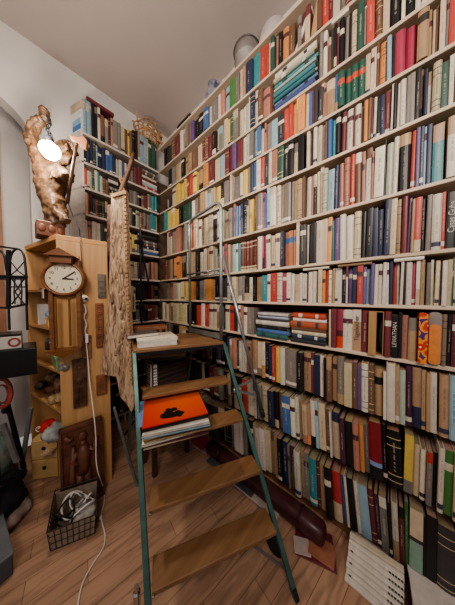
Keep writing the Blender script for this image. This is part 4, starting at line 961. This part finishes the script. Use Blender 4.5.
# axe
ax = thing('axe', S(68, 200, -.1), 'wooden axe with broad blade held upright by the statue', 'axe')
MB().tube([S(67.5, 203, -.1), S(72, 172, -.12), S(77.5, 139, -.12)], [.009, .0085, .008], 10).build('handle', STAT, ax, smooth=True)
p = [S(70, 136, -.12), S(78, 138, -.12), S(85, 137, -.12), S(88, 142, -.12), S(87, 150, -.12), S(83, 149, -.12), S(79, 144, -.12), S(72, 140.5, -.12)]
n = len(p); MB().add([q-Fv*.008 for q in p]+[q+Fv*.008 for q in p], [tuple(range(n)), tuple(range(2*n-1, n-1, -1))]+[(i, n+i, n+(i+1) % n, (i+1) % n) for i in range(n)]).build('blade', mat('axe_wood', (.22, .10, .045), .5, var=.2), ax, bevel=.002)
MB().tube([S(68, 203, -.1), S(73, 216, -.08), S(79, 228, -.08), PY(80, 236, 1.495)], .0025, 6).build('cord', mat('cord_dark', (.05, .04, .035), .6), ax)
# dark violet cloth behind the statue
m = MB(); 
q0 = S(70, 150, .12)
# ---------------------------------------------------------------- tall carved plank hanging before the back bookcase
PLK, nt, bs = newmat('weathered_carving')
tc = nt.nodes.new('ShaderNodeTexCoord'); mp = nt.nodes.new('ShaderNodeMapping'); mp.inputs['Scale'].default_value = (18, 18, 2.6)
n1 = nt.nodes.new('ShaderNodeTexNoise'); n1.inputs['Scale'].default_value = 2.4; n1.inputs['Detail'].default_value = 7; n1.inputs['Distortion'].default_value = 2.2
rp = nt.nodes.new('ShaderNodeValToRGB'); rp.color_ramp.elements[0].color = (.16, .09, .055, 1); rp.color_ramp.elements[1].color = (.45, .32, .21, 1); rp.color_ramp.elements[0].position = .36; rp.color_ramp.elements[1].position = .58
nt.links.new(tc.outputs['Object'], mp.inputs['Vector']); nt.links.new(mp.outputs['Vector'], n1.inputs['Vector']); nt.links.new(n1.outputs['Fac'], rp.inputs['Fac']); nt.links.new(rp.outputs['Color'], bs.inputs['Base Color'])
bu = nt.nodes.new('ShaderNodeBump'); bu.inputs['Strength'].default_value = .8; bu.inputs['Distance'].default_value = .01; nt.links.new(n1.outputs['Fac'], bu.inputs['Height']); nt.links.new(bu.outputs['Normal'], bs.inputs['Normal']); bs.inputs['Roughness'].default_value = .7
DF = 1.23
out = [(111, 194, 1.25), (126.5, 190, 1.25), (127.5, 230, 1.24), (128.5, 270, 1.235), (130, 310, 1.23), (132, 345, 1.22), (133.5, 385, 1.2), (134, 405, 1.19), (131.5, 413, 1.19), (126, 404, 1.19), (120, 397, 1.19), (117.5, 385, 1.2), (116, 377, 1.2), (109, 376, 1.2), (100, 374, 1.2), (103, 345, 1.22), (107.5, 310, 1.23), (109, 270, 1.235), (110, 230, 1.24)]
pk = thing('carved_plank', PF(120, 400, 1.2), 'tall pale weathered carved plank with notched border ending in a point', 'carving')
vs = [PF(x, y, f) for x, y, f in out]; n = len(vs); th = Fv*.03
m = MB(); m.add(vs+[v+th for v in vs], [tuple(range(n)), tuple(range(2*n-1, n-1, -1))]+[(i, n+i, n+(i+1) % n, (i+1) % n) for i in range(n)]); m.build('board', PLK, pk, bevel=.004)
NB = mat('notched_border', (.36, .21, .1), .6, var=.2, scale=20)
m = MB(); rr = [(126.3, 192, 1.245), (127, 230, 1.235), (128, 270, 1.23), (129.5, 310, 1.225), (131.5, 345, 1.215), (133, 385, 1.195)]
for i in range(len(rr)-1):
    a, b = rr[i], rr[i+1]
    for j in range(9):
        f = j/9; g = (j+.6)/9
        pa = PF(a[0]+(b[0]-a[0])*f-1.4, a[1]+(b[1]-a[1])*f, a[2]+(b[2]-a[2])*f-.006); pb = PF(a[0]+(b[0]-a[0])*g-1.4, a[1]+(b[1]-a[1])*g, a[2]+(b[2]-a[2])*g-.006)
        m.bar(pa, pb, .016, .010, side=Rv)
m.build('notched_border', NB, pk)
m = MB()
m.bar(PF(112, 196, 1.24), PF(126, 192, 1.24), .022, .012, side=V3((0, 0, 1))); 
m.build('top_edge', NB, pk)
# carved ornaments in relief (procession of shapes)
m = MB(); q = random.Random(21)
for i in range(34):
    t = i/33; y = 225+150*t; xl = 110.5-3*t; xr = 126+4.5*t; f = 1.24-.04*t
    x = q.uniform(xl+2, xr-4); r = q.uniform(.008, .016)
    m.ball(PF(x, y, f), r, 6, (q.uniform(.6, 1.0), q.uniform(.25, .4), q.uniform(1.5, 4)))
m.build('relief', PLK, pk, smooth=True)
m = MB(); p = [PF(103, 240, 1.31), PF(108, 240, 1.31), PF(107, 300, 1.28), PF(104, 350, 1.24), PF(101, 372, 1.22), PF(98, 350, 1.24), PF(102, 300, 1.28)]
e = thing('dark_plank', PF(104, 370, 1.25), 'narrow dark brown board standing behind the left edge of the carved plank', 'board')
p = [(107, 205, 1.42), (111.5, 204, 1.42), (111, 260, 1.38), (109, 330, 1.34), (106, 372, 1.31), (101.5, 370, 1.31), (103.5, 330, 1.34), (106.5, 260, 1.38)]
vs = [PF(x, y, f) for x, y, f in p]; n = len(vs); MB().add(vs+[v+Fv*.015 for v in vs], [tuple(range(n)), tuple(range(2*n-1, n-1, -1))]+[(i, n+i, n+(i+1) % n, (i+1) % n) for i in range(n)]).build('board', DARKW, e)
# dark horn-like stick rising above the plank
e = thing('carved_stick', PF(122, 200, 1.4), 'dark brown carved stick rising diagonally above the pale plank', 'stick')
skin_obj('shaft', [PF(119, 196, 1.42), PF(124, 184, 1.42), PF(128, 172, 1.41), PF(132, 161, 1.4), PF(133.5, 152, 1.4)], [(0, 1), (1, 2), (2, 3), (3, 4)], [.018, .022, .017, .020, .006], DARKW, e)
skin_obj('fork', [PF(127, 202, 1.42), PF(124.5, 192, 1.42), PF(122, 183, 1.42), PF(119, 178, 1.42)], [(0, 1), (1, 2), (2, 3)], [.012, .014, .011, .005], REDW, e)
# dark metal stand (clamps) between plank and corner
e = thing('metal_stand', PF(141, 380, 1.75), 'dark metal stand with clamps in front of the corner shelves', 'stand')
sx = PF(141, 300, 1.75); b0 = V3((sx.x, sx.y, 0))
MB().tube([b0+V3((0, 0, .02)), b0+V3((.004, 0, 1.98))], .009, 8).build('pole', BLACK, e)
for i in range(3):
    a = 2*PI*i/3+.3; MB().tube([b0+V3((0, 0, .25)), b0+V3((.17*math.cos(a), .17*math.sin(a), .01))], .008, 6).build('leg', BLACK, e)
for z, w_ in ((1.82, .05), (1.42, .06), (1.22, .07)):
    MB().box(b0+V3((-w_, -.02, z)), b0+V3((.03, .012, z+.035))).build('clamp', BLACK, e, bevel=.004)
MB().box(b0+V3((-.05, -.035, 1.3)), b0+V3((.03, .0, 1.42))).build('bracket_block', BLACK, e, bevel=.006)
MB().bar(b0+V3((-.02, -.02, 1.9)), b0+V3((.07, -.02, 1.45)), .014, .01).build('arm', BLACK, e)
wp = PF(133.5, 302, 1.6); e = thing('hanging_card', wp, 'cream narrow card hanging on the dark stand clamps', 'card'); MB().box(wp+V3((-.022, -.002, -.085)), wp+V3((.016, .004, .075))).build('card', mat('cream_strip', (.62, .53, .38), .6), e); MB().box(wp+V3((-.006, -.004, -.06)), wp+V3((.0, -.002, .05))).build('scale_line', ink, e)

# ---------------------------------------------------------------- left side: iron rack, box, black set, hoop, bags
IR = 1.3
def L(px, py, f): return PF(px, py, f)
rk = thing('iron_rack', L(10, 312, 1.35), 'black wrought iron rack with arched sides standing on the white box', 'rack')
m = MB(); f = 1.16
zbot = L(8, 311, f).z
for pl, rd in (([L(-12, 247, f), L(0, 246.5, f), L(18, 249, f)], .006), ([L(-12, 276, f), L(0, 276, f), L(27, 277, f)], .007), ([L(-12, 307, f), L(8, 308, f), L(27, 304, f)], .007), ([L(10, 287, f), L(26, 287, f)], .004)):
    MB().tube(pl, rd, 6).build('rail', BLACK, rk)
m = MB(); m.bar(L(8.5, 250, f), L(8.5, 309, f), .02, .012, side=Rv); m.build('post', BLACK, rk)
m = MB(); arc = [L(10+.0, 272, f)]+[L(17.5-7.5*math.cos(PI*i/12), 262-13*math.sin(PI*i/12), f) for i in range(13)]+[L(26, 272, f), L(27, 305, f)]; m.tube(arc, .006, 8)
arc = [L(-12, 272, f)]+[L(-2.5-8*math.cos(PI*i/12), 262-12*math.sin(PI*i/12), f) for i in range(13)]+[L(7, 272, f)]; m.tube(arc, .006, 8)
m.build('arch', BLACK, rk, smooth=True)
m = MB(); m.tube([L(11, 262, f), L(18, 271, f), L(25, 276, f)], .003, 6); m.tube([L(24, 262, f), L(17, 270, f), L(10, 276, f)], .003, 6)
for s in (0, 1):
    m.tube([L(12+12*s, 279, f), L(18+(-3 if s else 3)*1.0, 292, f), L(12+12*s, 304, f)], .004, 6); m.tube([L(15+6*s, 279, f), L(18-(-4 if s else 4), 292, f), L(15+6*s, 304, f)], .0035, 6)
m.build('scrollwork', BLACK, rk)
mbk = MB(); quad = [L(-12, 277, f+.12), L(26, 277, f+.12)]; m = MB(); m.slab([(L(-14, 277, f).x, L(-14, 277, f).y), (L(26, 277, f).x, L(26, 277, f).y), (L(26, 277, f+.1).x, L(26, 277, f+.1).y), (L(-14, 277, f+.1).x, L(-14, 277, f+.1).y)], L(8, 277, f).z-.01, L(8, 277, f).z); m.build('tray', BLACK, rk)
# brown door at far left
dx0, dx1 = wallX(-60, YB+.26, 1.5), wallX(4.5, YB+.26, 1.5)
d1 = struct(MB().box((dx0, YB+.25, 0), (dx1, YB+.295, 2.78)).build('door_1', mat('door_brown', (.30, .14, .08), .6, var=.2, scale=4)))
# the desk / black appliance with a white box on top
dk = thing('black_cabinet', L(5, 380, 1.3), 'glossy black low set on trestle legs below the white box', 'cabinet')
f0, f1 = 1.22, 1.30
a = L(-14, 383, .98); b = L(37.5, 374, 1.08); zt1 = L(37.5, 347, 1.08).z; zb1 = b.z
du = V3((b.x-a.x, b.y-a.y, 0)); rr_ = ray(37.5, 360); back = V3((rr_.x, rr_.y, 0)).normalized()*.2
a0 = V3((a.x, a.y, zb1)); m = MB(); quadbox(a0, du, up*(zt1-zb1), back, m); m.build('set_body', mat('gloss_black', (.008, .007, .008), .25), dk, bevel=.006)
for q in (.04,):
    for g in (.1, .9):
        pz = a0+du*q+back*g; MB().bar(V3((pz.x, pz.y, 0)), pz, .02, .02).build('leg', BLACK, dk)
a1 = a0+up*(zt1-zb1+.001)+du*.03+back*.1; wb = thing('carton', a1, 'flat off-white carton with a round dark red emblem on the black set', 'box')
m = MB(); quadbox(a1, du*.66, up*.07, back*.8, m); m.build('carton_body', CARD, wb, bevel=.003)
nb = V3((du.y, -du.x, 0)).normalized(); nb = -nb if nb.dot(Fv) > 0 else nb
cpt = a1+du*.52+up*.036+nb*.0005; m = MB(); m.tube([cpt, cpt+nb*.0012], .026, 20); em = m.build('emblem', mat('emblem_red', (.25, .05, .04), .5), wb)
m = MB(); m.tube([cpt+nb*.0012, cpt+nb*.002], .016, 16); m.build('emblem_centre', mat('emblem_pale', (.5, .42, .4), .5), wb)
m = MB(); quadbox(a1+up*.076, du*.66, up*.006, back*.7, m); o = m.build('tray_sheet', BLKP, None); tag(o, 'thin dark sheet lying on the off-white carton under the rack', 'sheet')
# rack legs stand on the carton
m = MB(); zz = (a1+up*.083).z
for px in (8.5, 26.5): q = L(px, 305, f); m.tube([q, V3((q.x, q.y, zz))], .006, 6)
m.build('rack_leg', BLACK, rk)
# white board below
e = thing('white_panel', L(20, 400, 1.5), 'white panel leaning on the wall below the black set', 'panel')
m = MB(); quadbox(V3((-.42, 2.17, 0)), V3((.38, .02, 0)), V3((0, .06, .92)), V3((0, .015, 0)), m); m.build('board', mat('white_board', (.42, .39, .39), .6, var=.05), e)
m = MB(); m.tube([L(2+9*math.cos(t), 393+14*math.sin(t), 1.15) for t in [2*PI*i/28 for i in range(28)]], .011, 8, True)
hp = thing('hoop', L(2, 407, 1.15), 'coral pink plastic hoop hanging at the left edge beneath the black set', 'hoop'); m.build('ring', mat('coral', (.55, .12, .09), .4), hp, smooth=True)
m = MB(); m.tube([L(2+6*math.cos(t), 394+9*math.sin(t), 1.14) for t in [2*PI*i/28 for i in range(28)]], .005, 8, True); m.build('inner_ring', mat('coral_d', (.4, .1, .08), .4), hp, smooth=True)
# tripod legs
tp = thing('tripod', PZ(24, 490, 0), 'folded grey and black tripod leaning by the left wall', 'tripod')
MB().bar(PZ(17, 496, .0)+V3((0, 0, .005)), L(31, 408, 1.3), .024, .014, side=Rv).build('grey_leg', mat('matt_grey', (.22, .22, .24), .5, .3), tp)
MB().bar(L(7, 402, 1.22), L(24, 468, 1.22), .022, .014, side=Rv).build('black_leg', BLKP, tp)
MB().bar(L(3, 424, 1.2), L(17, 462, 1.2), .035, .012, side=Rv).build('pale_leg', mat('pale_metal', (.35, .35, .36), .4, .4), tp)
MB().ball(L(6, 410, 1.2), .022, 8).build('hinge', BLKP, tp)
# second folded bar between plank and ladder
e = thing('metal_bar', PZ(136, 484, 0), 'grey metal bar leaning between the carved plank and the ladder', 'bar'); q1 = PZ(137, 486, .004); q2 = q1+V3((-.02, .06, .46)); q2 = PF(114.5, 408, (q1-CAM).dot(Fv)+.02)
MB().bar(q1, q2, .018, .01, side=Rv).build('bar_body', STEEL, e); MB().ball(q2, .011, 6).build('knuckle', STEEL, e)
# dark board behind bar
# bags on the floor at left
def lump(name, px, py, r, sc, m_, lab, cat, z=None, disp=.05, ds=.06):
    p = PZ(px, py, 0); p.z = r*sc[2]*.9 if z is None else z
    o = MB().ball((0, 0, 0), r, 16, sc).build(name, m_, None, smooth=True); o.location = p; noise_disp(o, disp, ds); tag(o, lab, cat); return o
lump('bag', -4, 520, .13, (1, 1, .8), mat('dark_cloth', (.025, .022, .032), .9, var=.4, scale=15), 'dark cloth bag slumped on the floor at the left edge', 'bag')
lump('cloth', 8, 521, .095, (1.0, 1.0, .4), mat('floral_cloth', (.5, .42, .36), .8, var=.3, scale=14, col2=(.10, .015, .04)), 'dark red cloth with pale flowers on the floor by the left edge', 'cloth', disp=.04)
lump('pouch', 8, 500, .075, (1.25, .9, .65), mat('black_pouch', (.015, .015, .02), .5), 'black pouch with a pale zip on the dark bag', 'pouch', z=.13, disp=.02)
lump('bag', -3, 480, .12, (.9, 1, 1.5), mat('green_white', (.35, .36, .34), .6, var=.5, scale=10, col2=(.03, .12, .08)), 'green and white plastic bag standing behind the dark bag', 'bag', disp=.04)
e = thing('plastic_crate', PZ(0, 590, 0), 'blue grey crate corner on the floor at the lower left edge', 'crate')
q0 = PZ(14, 574, 0); q1 = PZ(2, 528, 0); q0.z = 0; q1.z = 0
m = MB(); m.slab([(q0.x, q0.y), (q1.x, q1.y), (q1.x-.3, q1.y-.06), (q0.x-.3, q0.y-.06)], 0, .1); m.build('crate_body', mat('slate', (.10, .11, .125), .6), e, bevel=.008)
m = MB(); m.slab([(q0.x+.004, q0.y-.004), (q1.x+.004, q1.y), (q1.x-.3, q1.y-.06), (q0.x-.3, q0.y-.06)], .1, .112); m.build('rim', mat('slate_rim', (.15, .16, .18), .5), e, bevel=.003)
# wire basket with cables
BW = mat('basket_wire', (.06, .045, .035), .5, .4)
c1, c2 = PZ(50.5, 552, 0), PZ(95, 534, 0)
bkt = thing('wire_basket', c1, 'dark wire mesh basket full of tangled cables on the floor', 'basket')
ud = (c2-c1); ud.z = 0; wl = ud.length; ud.normalize(); vd = V3((.28, .96, 0))
LN = .15; HT = .115
def bp3(u, v, z): fl = 1+.10*z/HT; return c1+ud*(wl/2+(u-.5)*wl*fl)+vd*(LN/2+(v-.5)*LN*fl)+V3((0, 0, z*(1+.62*v)+.004))
m = MB()
for z in (0, .04, .08): m.tube([bp3(0, 0, z), bp3(1, 0, z), bp3(1, 1, z), bp3(0, 1, z)], .0018, 5, True)
nu, nv = 8, 10
for i in range(nu+1):
    for v in (0, 1): m.tube([bp3(i/nu, v, 0), bp3(i/nu, v, HT)], .0016, 5)
    m.tube([bp3(i/nu, 0, 0), bp3(i/nu, 1, 0)], .0016, 5)
for i in range(nv+1):
    for u in (0, 1): m.tube([bp3(u, i/nv, 0), bp3(u, i/nv, HT)], .0016, 5)
m.build('mesh_sides', BW, bkt)
MB().tube([bp3(0, 0, HT), bp3(1, 0, HT), bp3(1, 1, HT), bp3(0, 1, HT)], .004, 8, True).build('rim', BW, bkt)
LIN = mat('linen_lining', (.30, .23, .18), .8, var=.15, scale=30)
m = MB()
for a_, b_ in (((0, 0), (1, 0)), ((1, 0), (1, 1)), ((1, 1), (0, 1)), ((0, 1), (0, 0))):
    k = .02; s_ = lambda t: k+(1-2*k)*t
    m.add([bp3(s_(a_[0]), s_(a_[1]), .002), bp3(s_(b_[0]), s_(b_[1]), .002), bp3(s_(b_[0]), s_(b_[1]), HT-.008), bp3(s_(a_[0]), s_(a_[1]), HT-.008)], [(0, 1, 2, 3)])
m.add([bp3(.02, .02, .003), bp3(.98, .02, .003), bp3(.98, .98, .003), bp3(.02, .98, .003)], [(0, 1, 2, 3)])
m.build('lining', LIN, bkt)
rn = random.Random(8)
cabs = [('white', WHITEP), ('white', WHITEP), ('black', BLKP), ('grey', STEEL), ('white', WHITEP), ('black', BLKP)]
for i, (nm, mm) in enumerate(cabs):
    cu, cv = (.62, .6) if nm != 'black' else (.3, .35); ph = rn.uniform(0, 6); r = rn.uniform(.22, .3)
    if i == 0: cu, cv, r = .56, .55, .42
    pts = [bp3(cu+(r+.03*math.sin(t*1.7+i))*math.cos(t+ph)*.85, cv+(r*.9+.03*math.cos(t*2.3))*math.sin(t+ph)*.75, .05+.014*i+(.02*math.sin(t*2+i))+(.045 if i == 0 else 0)) for t in [x*.35 for x in range(24)]]
    pts = [V3((p.x, p.y, max(p.z, .02))) for p in pts]
    o = MB().tube(smoothpts(pts, 2), .0042 if i else .0048, 7).build('cable', mm, None, smooth=True)
    tag(o, ['thick white looped cable on top in the wire basket', 'thin white cable tangled under the big loop in the basket', 'black cable coiled at the front left of the basket', 'grey cable in the middle of the basket', 'white cable near the right side of the basket', 'black cable lying highest at the left of the basket'][i], 'cable', 'cables in the wire basket')
o = MB().ball((0, 0, 0), .06, 10, (1.1, 1.3, .5)).build('plastic_bag', mat('clear_bag', (.55, .53, .5), .3, var=.2, scale=30), None, smooth=True); o.location = bp3(.66, .62, .045); noise_disp(o, .03, .03); tag(o, 'crumpled whitish plastic bag beneath the cables in the basket', 'bag')

# ---------------------------------------------------------------- floor things by the long bookcase
LEA = mat('maroon_leather', (.075, .022, .025), .35, var=.2, scale=15)
e = thing('leather_roll', (1.045, .62, 0), 'long dark maroon padded leather roll lying along the bottom shelf', 'roll')
n = 12
def squ(r, a): c_, s_ = math.cos(a), math.sin(a); k = (abs(c_)**3+abs(s_)**3)**(-1/3); return r*c_*k, r*s_*k
ys = [.235, .25, .33, .6, .9, 1.13, 1.145]; rs = [.035, .047, .05, .05, .05, .048, .034]
vs = []
for y, r in zip(ys, rs):
    for k in range(16): a_, b_ = squ(r, 2*PI*k/16); vs.append((1.05+a_, y, .062+b_))
fs = [(i*16+k, i*16+(k+1) % 16, (i+1)*16+(k+1) % 16, (i+1)*16+k) for i in range(len(ys)-1) for k in range(16)]+[tuple(range(16)), tuple(6*16+k for k in range(16))]
MB().add(vs, fs).build('roll_body', LEA, e, smooth=True)
for y in (.36, 1.0): MB().tube([(1.05+squ(.052, t)[0], y, .062+squ(.052, t)[1]) for t in [2*PI*i/20 for i in range(20)]], .004, 6, True).build('seam', mat('dark_seam', (.04, .012, .014), .5), e)
fl = [((.985, .74), .30, .20, .012, (.05, .12, .28), 'blue folder on the floor under the maroon roll'), ((.98, .70), .28, .18, .012, (.5, .42, .36), 'cream edged magazine between blue folder and maroon roll'),
      ((.975, .86), .26, .18, .012, (.08, .09, .11), 'dark grey folder on the floor beside the ladder foot')]
z = .0005
for (x, y), l, d, t, c, lab in fl:
    flat('magazine', (x-.01, y, z), l*1.6, .11, t, c, -PI/2, lab, 'magazine', None, soft=True, yaw=.03); z += t+.0005
flat('magazine', (1.0, 1.28, .0005), .3, .12, .02, (.4, .3, .28), -PI/2, 'pale magazine on the floor behind the right ladder stile', 'magazine', None, soft=True, yaw=.1)
flat('magazine', (1.01, 1.3, .021), .25, .11, .012, (.45, .05, .07), -PI/2, 'red magazine on the pale one behind the ladder stile', 'magazine', None, soft=True, yaw=-.1)
flat('magazine', (.95, .255, .0005), .19, .15, .008, (.17, .035, .05), -PI/2, 'dark pink magazine on the floor left of the white magazine stack', 'magazine', None, soft=True, yaw=.35)
flat('magazine', (.97, .235, .009), .12, .10, .006, (.38, .16, .1), -PI/2, 'salmon orange magazine on top of the dark pink one', 'magazine', None, soft=True, yaw=.15)
flat('magazine', (.935, .31, .009), .08, .07, .004, (.5, .42, .4), -PI/2, 'small pale leaflet beside the salmon magazine', 'magazine', None, soft=True, yaw=.5)
rn = random.Random(14); z = .0005
for i in range(8):
    t = .0165; pos = 'topmost' if i == 7 else POS[i]
    c = (.66, .62, .56) if i < 7 else (.56, .5, .4)
    e = flat('magazine', (.985+.0135*i+rn.uniform(-.003, .004), .032+rn.uniform(-.004, .004), z), .20, (1.185 if i < 4 else 1.106)-(.985+.0135*i+.006), t, c, -PI/2, f'{"white" if i<7 else "cream"} spined magazine, {pos} in the stack by the bottom shelf', 'magazine', 'white magazines stacked on the floor', soft=True, yaw=rn.uniform(-.02, .02)+(.06 if i == 7 else 0))
    m = MB()
    for j in range(7): m.box((.05+.010*j, -.0042, t*.25), (.0565+.010*j, -.003, t*.75), (.03, .03, .03))
    if i in (1, 3, 5): m.box((-.09, -.0042, t*.3), (-.08, -.003, t*.7), (.03, .03, .03))
    if i < 7: m.build('title', BM, e, colors=True)
    z += t+.0005
z = .0005
for i in range(7):
    t = .015; pos = 'topmost' if i == 6 else POS[i]; c = (.64, .58, .54) if i % 2 else (.42, .12, .12)
    flat('booklet', (.90+.012*i, -.235, z), .27, .2, t, (.64, .58, .55), -PI/2, f'white booklet with pink page edge, {pos} in the pile at the lower right', 'booklet', 'booklets piled at the lower right corner', soft=True, pages=(.45, .14, .14), yaw=.02*i-.03); z += t+.0005

# ---------------------------------------------------------------- light
def light(kind, loc, e, col, **kw):
    l = bpy.data.lights.new('l', kind); l.energy = e; l.color = col
    for k, v in kw.items(): setattr(l, k, v)
    o = bpy.data.objects.new(kind.lower()+'_light', l); C.objects.link(o); o.location = loc; return o
lp = light('POINT', lc-V3((0, 0, .0))-Fv*.07, 34, (1, .86, .70), shadow_soft_size=.05)
o = light('AREA', (-.7, -.5, 2.7), 24, (1, .88, .76), shape='DISK', size=1.0, spread=math.radians(115))
d = V3((1.1, .9, 2.1))-o.location; o.rotation_euler = d.to_track_quat('-Z', 'Y').to_euler()
w_ = bpy.data.worlds.new('w'); bpy.context.scene.world = w_; w_.use_nodes = True
w_.node_tree.nodes['Background'].inputs[0].default_value = (.9, .85, .85, 1); w_.node_tree.nodes['Background'].inputs[1].default_value = .36
vs = bpy.context.scene.view_settings; vs.view_transform = 'AgX'; vs.look = 'AgX - Medium High Contrast'; vs.exposure = 0.1
for o in bpy.data.objects:
    if '_w' in o: del o['_w']
